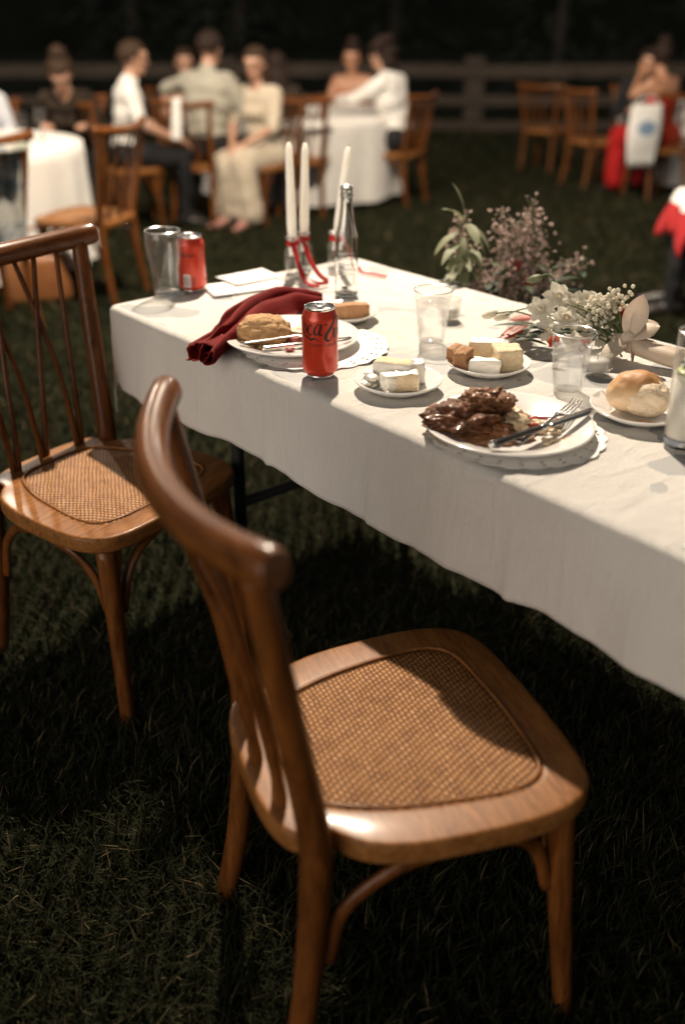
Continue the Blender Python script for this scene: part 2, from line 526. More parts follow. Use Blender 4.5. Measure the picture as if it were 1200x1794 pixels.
def grass():
    V = []; T = []
    def field(count, x_fn, y0, y1, hmin, hmax, wid, lean):
        y = y0 + (y1 - y0) * rng.random(count)
        hw = x_fn(y)
        x = (rng.random(count) * 2 - 1) * hw
        # tufting: pull blades towards clump centres
        cx = np.round(x / .045) * .045 + (np.sin(y * 91.7) * .012)
        cy = np.round(y / .045) * .045 + (np.sin(x * 87.1) * .012)
        k = rng.random(count) * .65
        x = x * (1 - k) + cx * k; y = y * (1 - k) + cy * k
        # patchiness of height
        pat = .5 + .5 * np.sin(x * 5.1 + 1.3 * np.sin(y * 3.7)) * np.sin(y * 4.3 + 1.7 * np.sin(x * 2.9))
        h = (hmin + (hmax - hmin) * rng.random(count) ** 1.6) * (.75 + .45 * pat)
        a = rng.random(count) * 2 * PI
        ln = lean * (.3 + 1.2 * rng.random(count)) * h
        lx, ly = np.cos(a) * ln, np.sin(a) * ln
        b = a + PI / 2 + (rng.random(count) - .5) * 1.6
        w = wid * (.6 + .8 * rng.random(count))
        wx, wy = np.cos(b) * w / 2, np.sin(b) * w / 2
        z = -0.04 * np.maximum(0, y - 3)
        up = h * np.sqrt(np.clip(1 - (ln / np.maximum(h, 1e-6)) ** 2 * .35, .25, 1))
        P = np.empty((count, 5, 3))
        P[:, 0] = np.stack([x - wx, y - wy, z], 1)
        P[:, 1] = np.stack([x + wx, y + wy, z], 1)
        P[:, 2] = np.stack([x - wx * .8 + lx * .35, y - wy * .8 + ly * .35, z + up * .62], 1)
        P[:, 3] = np.stack([x + wx * .8 + lx * .35, y + wy * .8 + ly * .35, z + up * .62], 1)
        P[:, 4] = np.stack([x + lx, y + ly, z + up], 1)
        V.append(P.reshape(-1, 3))
        t = np.clip(rng.normal(.45, .17, count) + .14 * (pat - .5), 0, .9)
        dry = rng.random(count) < .07
        t[dry] = .9 + .1 * rng.random(dry.sum())
        T.append(np.repeat(t, 5))
    fr = lambda y: .46 * (y * .8 + .5) + .25
    field(150000, fr, .45, 3.0, .020, .062, .0032, .75)
    field(90000, fr, 2.9, 6.5, .022, .055, .0050, .7)
    field(80000, fr, 6.4, 13.0, .025, .055, .010, .6)
    field(30000, fr, 12.9, 21.0, .03, .07, .022, .6)
    V_ = np.concatenate(V); T_ = np.concatenate(T)
    nb = len(V_) // 5
    base = (np.arange(nb) * 5)[:, None]
    quad = base + np.array([[0, 1, 3, 2]]); tri = base + np.array([[2, 3, 4]])
    loops = np.concatenate([quad, tri], 1).reshape(-1)
    starts = (np.arange(nb) * 7)[:, None] + np.array([[0, 4]])
    tot = np.tile(np.array([4, 3]), nb)
    me = bpy.data.meshes.new('grass')
    me.vertices.add(len(V_)); me.vertices.foreach_set('co', V_.astype(np.float32).ravel())
    me.loops.add(len(loops)); me.loops.foreach_set('vertex_index', loops.astype(np.int32))
    me.polygons.add(nb * 2); me.polygons.foreach_set('loop_start', starts.reshape(-1).astype(np.int32))
    me.polygons.foreach_set('loop_total', tot.astype(np.int32))
    at = me.attributes.new('tone', 'FLOAT', 'POINT'); at.data.foreach_set('value', T_.astype(np.float32))
    me.update(calc_edges=True); me.validate()
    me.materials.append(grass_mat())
    o = bpy.data.objects.new('grass', me); COL.objects.link(o)
    tag(o, 'short dark green lawn grass with a few dry blades', 'grass', kind='stuff')
grass()

# ------------------------------------------------------------------ lamps on cables above the lawn (all above the frame)
BULB = None
def bulb_mat():
    m, nt, b = new_mat('lit bulb')
    b.inputs['Emission Color'].default_value = (1, .86, .66, 1)
    b.inputs['Emission Strength'].default_value = 8
    return m
BULB = bulb_mat()
def pendant(loc, watts, label, col=(1.0, .85, .675), size=.05):
    e = empty('pendant_lamp', loc); tag(e, label, 'lamp', 'pendant lamps hung over the lawn')
    mb = MB(); mb.lathe([(.0, .13), (.018, .13), (.020, .075), (.03, .07), (.032, .06), (0, .06)], 16); mb.build('lamp_holder', BLACK_METAL, e)
    mb = MB(); mb.lathe([(0, .06), (.018, .055), (.034, .03), (.036, .0), (.024, -.03), (0, -.042)], 20); mb.build('bulb', BULB, e)
    mb = MB(); mb.tube([(0, 0, .13), (0, 0, .30)], .004, 6); mb.build('cord', BLACK_METAL, e)
    l = bpy.data.lights.new('lamp_light', 'POINT'); l.energy = watts; l.color = col; l.shadow_soft_size = size
    lo = bpy.data.objects.new('lamp_light', l); COL.objects.link(lo); lo.parent = e; lo.location = (0, 0, -.09)
    return e
def cable(a, b, label, sag=.12):
    mb = MB(); pts = []
    for i in range(25):
        t = i / 24; p = Vector(a).lerp(Vector(b), t); p.z -= sag * 4 * t * (1 - t) - 0; pts.append(p)
    mb.tube(pts, .006, 6)
    o = mb.build('lamp_cable', BLACK_METAL); tag(o, label, 'cable', 'cables above the lawn')
def pole(x, y, h, label, mat):
    mb = MB(); z = ground_z(y)
    mb.tube([(0, 0, -.05), (0, 0, h * .5), (0, 0, h)], [.045, .042, .038], 12)
    mb.lathe([(0, h), (.05, h), (.05, h + .02), (.0, h + .04)], 12)
    o = mb.build('light_pole', mat, loc=(x, y, z)); tag(o, label, 'pole', 'poles carrying the lamp cables')
POLE_M = mottled('grey weathered pole', (.18, .16, .15), (.28, .26, .24), 12, .7)
pole(-7, 1.77, 4.21, 'grey pole carrying the lamp cable over the long table, at its left end', POLE_M)
pole(7, 6.43, 4.35, 'grey pole carrying the lamp cable over the long table, at its right end', POLE_M)
cable((-7, 1.77, 4.20), (7, 6.43, 4.20), 'black lamp cable strung high above the long table', .07)
pole(-7, 4.35, 3.5, 'grey pole carrying the lamp cable over the round tables, at its left end', POLE_M)
pole(7, 11.4, 3.75, 'grey pole carrying the lamp cable over the round tables, at its right end', POLE_M)
cable((-7, 4.35, 3.42), (7, 11.4, 3.42), 'black lamp cable strung high above the round tables', .12)
pendant((-.03, 4.1, 3.83), 1330, 'lit pendant bulb hanging above the far end of the long table')
pendant((-2.6, 6.57, 3.03), 190, 'lit pendant bulb hanging above the round table with the woman in the dark jacket', size=.08)
pendant((.9, 8.33, 3.02), 110, 'lit pendant bulb hanging in front of the round table with the white shirted diners', size=.08)

# ------------------------------------------------------------------ fence and trees
FENCE_M = wood_mat('weathered fence timber', (.026, .020, .015), (.095, .073, .056), (1.2, 8, 8), .9, 0)
def fence():
    y0 = 17.3
    e = empty('rail_fence', (0, y0, ground_z(y0)))
    tag(e, 'weathered timber post and rail fence behind the diners', 'fence')
    for i in range(-3, 5):
        x = -5.75 + 3.93 * i
        mb = MB(); mb.box((0, 0, .53), (.30, .26, 1.20 + random.random() * .06), Matrix.Rotation((random.random() - .5) * .03, 3, 'Y'), bev=.02); mb.build('post', FENCE_M, e, loc=(x, 0, 0))
    for zz, hh in ((.93, .20), (.50, .16), (.12, .15)):
        for i in range(-3, 4):
            x = -5.75 + 3.93 * (i + .5)
            a = (random.random() - .5) * .014; mb = MB()
            mb.box((0, 0, 0), (3.925, .06, hh), Matrix.Rotation(a, 3, 'Y'), bev=.012)
            mb.build('rail', FENCE_M, e, loc=(x, -.165, zz + a))
fence()
tall = MB(); tall.tube([(0, 0, -.05), (0, 0, 2), (0, 0, 4)], [.06, .055, .05], 10)
tag(tall.build('marquee_pole', POLE_M, loc=(-6.6, 18.2, ground_z(18.2))), 'thin pale upright pole standing behind the fence', 'pole')

mb = MB(); g = []
for i in range(9):
    g.append([(x, 46 + i * 4, ground_z(22) - .3 + 11 * math.sin(PI / 2 * i / 8) * (1 + .12 * math.sin(x * .07) + .08 * math.sin(x * .19))) for x in np.linspace(-120, 120, 61)])
mb.sheet(g); tag(mb.build('hill', mottled('dark wooded hillside', (.004, .005, .003), (.010, .012, .007), .6, .95, spec=.05)), kind='structure')
NEEDLE = mottled('dark tree foliage', (.006, .010, .005), (.022, .028, .014), 4, .7)
BARK = mottled('dark bark', (.02, .015, .012), (.05, .04, .03), 10, .9, bump=.8, bscale=30)
def conifer(x, y, h, w, seed, label):
    r = random.Random(seed)
    e = empty('dark_tree', (x, y, ground_z(22) if y > 22 else ground_z(y))); tag(e, label, 'tree', 'dark trees beyond the fence')
    mb = MB(); mb.tube([(0, 0, -.1), (.1, 0, h * .5), (0, 0, h * .97)], [.16, .1, .02], 8); mb.build('trunk', BARK, e)
    mb = MB()
    for i in range(1500):
        t = r.random() ** .8
        z = .25 + (h - .3) * t
        rad = w * (1 - t) ** .8 * (.75 + .25 * math.sin(z * 6 + seed)) + .05
        a = r.random() * 2 * PI; rr = rad * (.35 + .65 * r.random() ** .5)
        p = Vector((math.cos(a) * rr, math.sin(a) * rr, z - .25 * rr))
        d = Vector((math.cos(a), math.sin(a), -.35 + r.random() * .4))
        mb.leaf(p, d, (0, 0, 1), .35 + .25 * r.random(), .10 + .10 * r.random(), .3, n=2)
    mb.build('crown', NEEDLE, e)
for i, (x, y, h, w, lab) in enumerate([(-9.5, 25, 7, 2.2, 'dark conifer standing well to the left behind the fence'), (-5.2, 27.5, 8, 2.4, 'dark conifer beyond the thin pale pole'),
        (-2.3, 24.5, 6.2, 2.0, 'dark conifer beyond the fence behind the man in the olive grey shirt'), (1.3, 28, 8.5, 2.6, 'dark conifer beyond the fence behind the woman with bare shoulders'),
        (5.0, 25.5, 7, 2.3, 'dark conifer beyond the fence behind the empty chairs'), (8.8, 27, 8, 2.5, 'dark conifer beyond the fence behind the woman in the red dress')]):
    conifer(x, y, h, w, i, lab)

# ------------------------------------------------------------------ chairs
def rad_outline(half, n=96):
    """half outline (x>=0, from rear centre to front centre) -> closed loop sampled by angle"""
    pts = [tuple(p) for p in half] + [(-x, y) for x, y in half[-2:0:-1]]
    sm = catmull_closed(pts, 10)
    ang = np.array([math.atan2(p[1], p[0]) for p in sm]); rr = np.array([math.hypot(p[0], p[1]) for p in sm])
    o = np.argsort(ang); ang = ang[o]; rr = rr[o]
    ang = np.concatenate([ang - 2 * PI, ang, ang + 2 * PI]); rr = np.tile(rr, 3)
    th = np.linspace(-PI, PI, n, endpoint=False)
    r = np.interp(th, ang, rr)
    return [(r[i] * math.cos(th[i]), r[i] * math.sin(th[i])) for i in range(n)]

def make_chair():
    e = empty('dining_chair')
    outer = rad_outline([(0, -.200), (.075, -.198), (.125, -.186), (.147, -.168), (.148, -.135), (.166, -.118), (.192, -.090), (.212, -.035), (.222, .04), (.225, .11), (.216, .162), (.19, .197), (.145, .212), (.07, .217), (0, .218)], 128)
    inner = rad_outline([(0, -.150), (.06, -.147), (.098, -.132), (.124, -.095), (.148, -.03), (.164, .05), (.170, .105), (.160, .143), (.128, .162), (.06, .168), (0, .17)], 128)
    stretch = lambda P: [(x, y * (1.125 if y > 0 else 1)) for x, y in P]
    outer = stretch(outer); inner = stretch(inner)
    def ring(pts, k, z): return [(p[0] * k, p[1] * k, z) for p in pts]
    prof = [ring(inner, 1.0, .416), ring(outer, .955, .4155), ring(outer, .985, .4165), ring(outer, .993, .419), ring(outer, 1.0, .424), ring(outer, 1.0, .441), ring(outer, .998, .4455), ring(outer, .992, .4490), ring(outer, .982, .4503), ring(outer, .968, .4506), ring(inner, 1.05, .4506), ring(inner, 1.018, .4503), ring(inner, 1.003, .4490), ring(inner, 1.0, .4465), ring(inner, 1.0, .416)]
    mb = MB(); n = len(outer)
    vs = [p for r_ in prof for p in r_]
    fs = [(i * n + k, i * n + (k + 1) % n, (i + 1) * n + (k + 1) % n, (i + 1) * n + k) for i in range(len(prof) - 1) for k in range(n)]
    mb.add(vs, fs); mb.build('seat_frame', WOOD_SEAT_LIT, e)
    mb = MB(); rows = 18; vs = []; fs = []
    for i in range(rows + 1):
        t = 1 - i / rows
        for k in range(n):
            z = .4475 + .0075 * (1 - t ** 3) - (.003 if i == 0 else 0)
            vs.append((inner[k][0] * t * 1.012, inner[k][1] * t * 1.012, z))
    for i in range(rows):
        for k in range(n):
            fs.append((i * n + k, i * n + (k + 1) % n, (i + 1) * n + (k + 1) % n, (i + 1) * n + k))
    mb.add(vs, fs); mb.build('cane_panel', CANE, e)
    mb = MB(); mb.tube([(p[0] * .985, p[1] * .985, .4515) for p in inner] + [(inner[0][0] * .985, inner[0][1] * .985, .4515)], .0026, 8, caps=False); mb.build('cane_spline', WOOD_SEAT_LIT, e)
    # crest rail: bowed backwards
    cre = lambda x: -.276 + .058 * (x / .25) ** 2
    mb = MB(); xs = np.linspace(-.258, .258, 33)
    pts = [(x, cre(x), .884 + .016 * (x / .25) ** 2) for x in xs]
    rd = [.0212] * 33; rd[0] = rd[-1] = .0178; rd[1] = rd[-2] = .0209
    pts[1] = tuple(np.array(pts[0]) * .8 + np.array(pts[2]) * .2); pts[-2] = tuple(np.array(pts[-1]) * .8 + np.array(pts[-3]) * .2)
    mb.tube(pts, rd, 18, squash=(1.0, 1.12)); mb.build('crest_rail', WOOD_X, e, sharp=R(50))
    # rear legs run up into the back
    for s in (-1, 1):
        pth = catmull([(s * .182, -.205, 0), (s * .174, -.172, .18), (s * .170, -.153, .40), (s * .176, -.160, .50), (s * .198, -.195, .70), (s * .222, -.229, .893)], 6)
        rr = list(np.interp(np.linspace(0, 1, len(pth)), [0, .45, .6, 1], [.0165, .0215, .0205, .0165]))
        mb = MB(); mb.tube(pth, rr, 14, squash=(1, 1.1)); mb.build('rear_post', WOOD, e)
        pth = catmull([(s * .198, .228, 0), (s * .181, .209, .22), (s * .170, .192, .420)], 6)
        rr = list(np.interp(np.linspace(0, 1, len(pth)), [0, 1], [.0145, .0215]))
        mb = MB(); mb.tube(pth, rr, 14); mb.build('front_leg', WOOD, e)
        # bent braces
        def brace(a, b, c, d):
            mb = MB(); mb.tube(catmull([a, b, c, d], 6), [.0085] * 19, 10, squash=(1.25, .9)); mb.build('brace', WOOD, e)
        brace((s * .172, -.140, .24), (s * .173, -.118, .325), (s * .185, -.06, .385), (s * .196, .0, .408))
        brace((s * .176, .186, .26), (s * .180, .163, .335), (s * .192, .125, .385), (s * .202, .075, .410))
        brace((s * .153, .203, .26), (s * .133, .206, .335), (s * .098, .211, .385), (s * .048, .217, .410))
    # spindles: three pairs, each pair leaving the seat from one socket
    for bx, tops in ((-.098, (-.168, -.066)), (-.004, (-.118, .040)), (.082, (-.016, .118))):
        for j, tx in enumerate(tops):
            b0 = (bx + (-.004, .004)[j], -.168 - .012 * (1 - (bx / .1) ** 2), .445)
            ty = cre(tx) + .002
            mid = (bx * .55 + tx * .45 + (.006 if j == 0 else -.004), (b0[1] * .55 + ty * .45) + .012, .655)
            mid0 = (b0[0] + (tx - bx) * .10, b0[1] - .004, .50)
            pth = catmull([b0, mid0, mid, (tx, ty, .876 + .016 * (tx / .25) ** 2)], 7)
            rr = list(np.interp(np.linspace(0, 1, len(pth)), [0, .12, .3, .6, 1], [.0092, .0088, .0066, .0062, .0054]))
            mb = MB(); mb.tube(pth, rr, 9); mb.build('spindle', WOOD, e)
    return e

CHAIR = make_chair()
def copy_tree(o, parent=None):
    c = o.copy(); COL.objects.link(c); c.parent = parent
    for ch in list(o.children): copy_tree(ch, c)
    return c
chair_used = [False]
def chair(x, y, fwd, label, group='bentwood chairs on the lawn'):
    if chair_used[0]: c = copy_tree(CHAIR)
    else: c = CHAIR; chair_used[0] = True
    a = math.atan2(fwd[1], fwd[0]) - PI / 2
    c.location = (x, y, ground_z(y)); c.rotation_euler = (0, 0, a)
    tag(c, label, 'chair', group)
    return c
chair(.053, 1.108, (.94, .34), 'brown bentwood chair with woven cane seat, pulled out at the long side of the table')
chair(-.528, 1.956, (.825, -.565), 'brown bentwood chair with woven cane seat at the end of the long table')
chair(-1.72, 4.72, (-.62, .78), 'bentwood chair with a pale floral shawl over its back')
chair(-1.33, 5.40, (-.95, .30), 'empty bentwood chair beside the left round table, brown bag next to it')
chair(-1.62, 7.75, (.93, .35), 'bentwood chair under the white shirted man sitting in profile')
chair(-1.06, 7.98, (.42, .90), 'bentwood chair under the man in the olive grey shirt')
chair(-.33, 8.42, (.02, 1), 'empty bentwood chair turned towards the round table between the cream dress and the white shirt')
chair(.47, 9.0, (-.85, .52), 'bentwood chair under the dark haired person in a white shirt')
chair(2.42, 10.2, (.9, .42), 'empty bentwood chair facing the woman in the red dress')
chair(2.22, 11.6, (.6, .8), 'dim bentwood chair standing alone nearer the fence')
chair(2.83, 9.37, (-.25, .97), 'bentwood chair under the woman in the red dress, white bag hanging from it')

# ------------------------------------------------------------------ long table and its cloth
TA = Vector((-.538, 2.246, 0)); TU = Vector((.64, -.7685, 0)).normalized(); TN = Vector((.7685, .64, 0)).normalized()
TL, TW, TZ = 2.42, .745, .75
def T(s, n, z=TZ): return TA + TU * s + TN * n + Vector((0, 0, z))
def long_table():
    e = empty('trestle_table', TA, math.atan2(TU.y, TU.x)); tag(e, 'long folding table with black steel legs under a white cloth', 'table')
    mb = MB(); mb.box((TL / 2, TW / 2, TZ - .022), (TL - .02, TW - .02, .036), bev=.008); mb.build('table_top', PVC, e)
    for s in (.34, TL - .34):
        for nn in (.11, TW - .11):
            mb = MB(); mb.tube([(s, nn, .012), (s, nn, .706)], .014, 10); mb.build('leg', BLACK_METAL, e)
        mb = MB(); mb.tube([(s, .11, .335), (s, TW - .11, .335)], .013, 10); mb.build('cross_bar', BLACK_METAL, e)
long_table()

def tablecloth():
    r0 = .014; ov = .179
    def fold(c):
        return (.55 * math.sin(c * 9.1 + .6) + .40 * math.sin(c * 19.3 + 1.9 + 1.5 * math.sin(c * 4.1)) + .22 * math.sin(c * 43.0 + 3 * math.sin(c * 5)) + .07 * math.sin(c * 83.0 + 4 * math.sin(c * 7)) + .5 * mnoise.noise(Vector((c * 5.3, 3.1, 0))))
    na = int((TL + 2 * ov) / .0085); nb = int((TW + 2 * ov) / .0085)
    grid = []
    for i in range(na + 1):
        a = -ov + (TL + 2 * ov) * i / na
        row = []
        for j in range(nb + 1):
            b = -ov + (TW + 2 * ov) * j / nb
            pa = min(max(a, r0), TL - r0); pb = min(max(b, r0), TW - r0)
            dx, dy = a - pa, b - pb; l = math.hypot(dx, dy)
            # flat part: pressed creases and soft wrinkles, never above the nominal top
            w = .0022 * mnoise.noise(Vector((a * 7, b * 7, .3))) + .0012 * mnoise.noise(Vector((a * 19, b * 23, 1.3)))
            cr = math.exp(-((b - .36) / .010) ** 2) + math.exp(-((a - .60) / .010) ** 2) + math.exp(-((a - 1.22) / .010) ** 2) + .7 * math.exp(-((b - .58) / .010) ** 2) + .7 * math.exp(-((a - .92) / .010) ** 2)
            w += .0022 * min(cr, 1) - .0012
            w += .003 * mnoise.noise(Vector((a * 3.0 + 4, b * 11.0 - a * 9, 2.3)))
            w += .0022 * (abs(mnoise.noise(Vector((a * 2.3 + b * 5.1, b * 2.0 - a * 4.6, 7.7)))) - .35)
            z = TZ - .0045 + w * 1.0 + .0012
            if l < 1e-9:
                p = T(a, b, min(z, TZ - .0002))
            else:
                ux, uy = dx / l, dy / l
                arc = r0 * PI / 2
                if l < arc: out = r0 * math.sin(l / r0); drop = r0 * (1 - math.cos(l / r0)); k = 0
                else: out = r0; drop = r0 + (l - arc); k = (l - arc) / (ov - arc)
                c = pa + pb * 1.0 + math.atan2(uy, ux) * .10
                f = fold(c)
                out += k * (.010 + .0125 * f) + .0022 * k * mnoise.noise(Vector((a * 30, b * 30, 2)))
                drop *= 1 + .0
                drop += k * (.003 * math.sin(c * 5.0 + 2) + .003 * mnoise.noise(Vector((c * 9, 0, 5))))
                # lengthwise sway of the hanging part and crease lines
                sway = .002 * k * math.sin(c * 12.7)
                out += k * .005 * (math.exp(-((a - .62) / .009) ** 2) + math.exp(-((a - 1.24) / .009) ** 2) + .7 * math.exp(-((a - .93) / .009) ** 2))
                p = T(pa + ux * out + (sway if abs(uy) > .7 else 0), pb + uy * out + (sway if abs(ux) > .7 else 0), TZ - .002 - drop + w * .5 * (1 - k))
            row.append(p)
        grid.append(row)
    Mi = Matrix.Rotation(-math.atan2(TU.y, TU.x), 3, 'Z')
    mb = MB(); mb.sheet([[Mi @ (p - TA) for p in row] for row in grid])
    o = mb.build('tablecloth', LINEN, loc=TA, rot=(0, 0, math.atan2(TU.y, TU.x)))
    md = o.modifiers.new('thickness', 'SOLIDIFY'); md.thickness = .0012; md.offset = -1
    tag(o, 'white linen cloth draped over the long table', 'tablecloth')
tablecloth()

# ------------------------------------------------------------------ things on the long table
def plate(name, x, y, d, label, group=None, h=.020):
    r = d / 2
    mb = MB()
    mb.lathe([(0, .004), (r * .58, .004), (r * .64, .006), (r * .70, .010), (r * .96, h - .001), (r * .995, h), (r, h - .0015), (r * .985, h - .004), (r * .72, .004), (r * .66, .001), (r * .60, .0002), (r * .55, .0012), (0, .0012)], 72)
    o = mb.build(name, CHINA, loc=(x, y, TZ + .001)); tag(o, label, 'plate', group)
    return o

def doily(x, y, d, rz, label):
    """scalloped paper lace: rings of cells with holes punched between them"""
    r = d / 2; n = 120; mb = MB()
    rings = [0, .35, .66, .70, .73, .77, .80, .84, .87, .91, .94, .97, 1.0]
    vs = []; fs = []
    for i, q in enumerate(rings):
        for k in range(n):
            a = 2 * PI * k / n
            sc = 1 + (.035 * abs(math.sin(a * 12)) if q > .85 else .01 * abs(math.sin(a * 12)) if q > .7 else 0) * (q - .6) / .4
            zz = .0006 + (.0012 * math.sin(a * 7 + i) * max(0, q - .8) * 5 * .5 + .0005 if q > .8 else 0)
            vs.append((q * r * sc * math.cos(a), q * r * sc * math.sin(a), zz))
    for i in range(len(rings) - 1):
        for k in range(n):
            if i in (7, 9) and (k + 2) % 5 == 1: continue
            if i == 0:
                if k == 0: fs.append(tuple(n + q for q in range(n)))
                continue
            fs.append((i * n + k, i * n + (k + 1) % n, (i + 1) * n + (k + 1) % n, (i + 1) * n + k))
    mb.add(vs, fs)
    o = mb.build('paper_doily', LACE, loc=(x, y, TZ + .0006), rot=(0, 0, rz), smooth=False, solid=.0005)
    tag(o, label, 'doily', 'paper doilies on the long table')

doily(.279, 1.482, .277, .2, 'white paper lace doily under the plate of braised meat')
doily(-.055, 1.932, .288, .9, 'white paper lace doily under the plate of crumbed chicken')

dinner = plate('dinner_plate', .265, 1.481, .272, 'large white dinner plate holding half eaten braised meat', h=.021)
plate('dinner_plate', -.101, 1.945, .272, 'large white dinner plate holding crumbed chicken beside a red napkin', h=.021)
plate('side_plate', .099, 1.687, .158, 'small white side plate holding pale white cake cubes')
plate('side_plate', .273, 1.785, .158, 'small white side plate holding brown and yellow cake slices')
plate('side_plate', .497, 1.556, .168, 'small white side plate holding a torn bread roll')
plate('side_plate', -.002, 2.124, .160, 'small white side plate holding a slice of dark bread')
PZ = TZ + .0055

# --- braised meat
e = empty('braised_meat', (.205, 1.481, PZ)); tag(e, 'dark glossy braised meat with brown gravy on the dinner plate', 'meat')
mb = MB(); mb.blob((-.012, -.004, .020), (.062, .046, .024), .34, 2.3, 3, 5, flat=-.019, oct_=5); mb.build('slab', MEAT, e)
mb = MB(); mb.blob((.020, .012, .043), (.044, .030, .019), .50, 2.6, 8, 5, oct_=5, rot=Matrix.Rotation(.35, 3, 'Z')); mb.build('chunk', MEAT_EDGE, e)
for c_, s_, q_ in (((.056, .002, .050), (.014, .018, .011), 4), ((.045, -.030, .012), (.024, .018, .013), 5), ((-.055, .012, .022), (.016, .022, .016), 6)):
    mb = MB(); mb.blob(c_, s_, .33, 2, q_, 4); mb.build('scrap', MEAT_EDGE, e)
mb = MB(); mb.blob((.02, -.01, .0035), (.085, .055, .0045), .25, 2.2, 9, 5); mb.build('gravy', SAUCE, e)
e = empty('mashed_potato', (.268, 1.471, PZ)); tag(e, 'pale creamy potato lumps and scraps next to the braised meat', 'food')
mb = MB(); mb.blob((0, 0, .014), (.026, .024, .016), .4, 2, 11, 4); mb.blob((.004, .028, .016), (.022, .018, .015), .4, 2, 12, 4); mb.blob((-.012, -.02, .009), (.018, .014, .009), .4, 2, 13, 4); mb.build('lump', MASH, e)
mb = MB()
for i in range(26):
    a = random.random() * 2 * PI; q = random.random()
    mb.blob((.045 + .04 * q * math.cos(a), .02 + .042 * q * math.sin(a), .004), (.006 + .006 * random.random(), .006, .004), .4, 2, i, 2)
for i in range(14):
    mb.blob((.045 + random.random() * .035, -.035 - random.random() * .018, .003), (.005, .004, .003), .4, 2, i, 2)
mb.build('small_scraps', MASH, e)['kind'] = 'stuff'
mb = MB(); mb.tube(catmull([(.028, .035, .006), (.050, .046, .007), (.075, .040, .007), (.086, .026, .006)], 5), [.004] * 16, 8, squash=(1.6, .6)); mb.blob((.022, .020, .018), (.010, .008, .006), .3, 2, 3, 3); mb.blob((.034, .004, .011), (.012, .006, .004), .3, 2, 4, 3); mb.build('beetroot', BEET, e)
mb = MB(); mb.tube([(.072, -.04, .003), (.098, -.026, .006)], [.002, .003], 6); mb.build('carrot_shred', CARROT, e)

def fork_mesh(e, L=.19):
    mb = MB()
    pts = catmull([(0, 0, .002), (.05, 0, .003), (.105, 0, .006), (.128, 0, .004)], 5)
    n = len(pts); w = np.interp(np.linspace(0, 1, n), [0, .15, .6, .8, 1], [.007, .006, .003, .004, .011])
    g = [[(p[0], -w[i], p[2]), (p[0], 0, p[2] + .001), (p[0], w[i], p[2])] for i, p in enumerate(pts)]
    mb.sheet(g); mb.build('handle', STEEL, e, solid=.0016)
    for k in range(4):
        y = (-1.5 + k) * .0062
        mb = MB(); mb.tube([(.126, y, .004), (.150, y, .0015), (.172, y * .95, .005), (.186, y * .9, .010)], [.0019, .0018, .0015, .0008], 6, squash=(1.1, .6)); mb.build('tine', STEEL, e)
e = empty('fork', (.268, 1.397, PZ + .0135), math.atan2(1.530 - 1.397, .378 - .268), ry=R(-2)); tag(e, 'steel fork lying under the knife on the dinner plate', 'fork'); fork_mesh(e)

def knife(name, a, b, label, handle_mat, hl=.46):
    a = Vector(a); b = Vector(b); d = b - a; L = d.length
    e = empty(name, a, math.atan2(d.y, d.x), ry=-math.asin(d.z / L)); tag(e, label, 'knife')
    mb = MB(); mb.tube(catmull([(0, 0, 0), (.006, 0, 0), (L * hl * .5, 0, .0005), (L * hl, 0, 0)], 5), [.0045, .0062] + [.0066] * 6 + [.0060] * 6 + [.0052] * 2, 12, squash=(1.15, .72)); mb.build('handle', handle_mat, e)
    mb = MB(); mb.tube([(L * hl - .002, 0, 0), (L * hl + .004, 0, 0), (L * hl + .012, 0, 0), (L * hl + .018, 0, 0)], [.0058, .0064, .0055, .0038], 12, squash=(1.1, .75)); mb.lathe([(0, .0), (.0058, .0), (.0064, .003), (.0058, .006), (0, .006)], 12, M=Matrix.Rotation(R(90), 3, 'Y'), c=(-.003, 0, 0)); mb.build('bolster', STEEL, e)
    mb = MB(); g = []
    for i in range(13):
        t = i / 12; x = L * hl + .016 + (L * (1 - hl) - .016) * t
        w = .0085 * (1 - max(0, (t - .72) / .28) ** 2.2)
        g.append([(x, -w, -.0004), (x, -.2 * w, .0010), (x, .0075, .0012)])
    mb.sheet(g); mb.build('blade', STEEL, e, solid=.0009)
    return e
knife('knife', (.224, 1.371, .7785), (.407, 1.510, .779), 'dark handled steak knife lying across the dinner plate of braised meat', DARK_STEEL)

# --- crumbed chicken plate
e = empty('crumbed_chicken', (-.158, 1.950, PZ)); tag(e, 'golden crumbed chicken piece on the plate beside the red napkin', 'meat')
mb = MB(); mb.blob((0, 0, .022), (.056, .042, .031), .15, 2.1, 21, 5, flat=-.021, oct_=5); mb.build('piece', CRUMBED, e)
mb = MB()
for i in range(22):
    a = random.random() * 2 * PI; mb.blob((math.cos(a) * (.055 + random.random() * .02), math.sin(a) * .045 - .006, .003), .0045, .4, 2, i, 2)
mb.build('crumb', CRUMBED, e)
e = empty('potato_scraps', (-.098, 1.95, PZ)); tag(e, 'pale potato and bits of beetroot left beside the crumbed chicken', 'food')
mb = MB(); mb.blob((.01, .015, .010), (.040, .028, .012), .4, 2, 31, 4); mb.blob((.035, .03, .012), (.03, .02, .012), .4, 2, 32, 4); mb.build('lump', MASH, e)
mb = MB(); mb.blob((.008, -.016, .008), (.018, .008, .005), .3, 2, 33, 3); mb.blob((-.005, -.066, .004), (.010, .005, .004), .3, 2, 34, 3); mb.build('beetroot', BEET, e)
knife('knife', (-.150, 1.845, .7735), (.018, 1.905, .775), 'plain steel knife on the plate of crumbed chicken', STEEL)
e = empty('fork', (-.20, 1.885, PZ + .014), math.atan2(.045, .17), ry=R(-1)); tag(e, 'steel fork lying beside the crumbed chicken', 'fork'); fork_mesh(e)

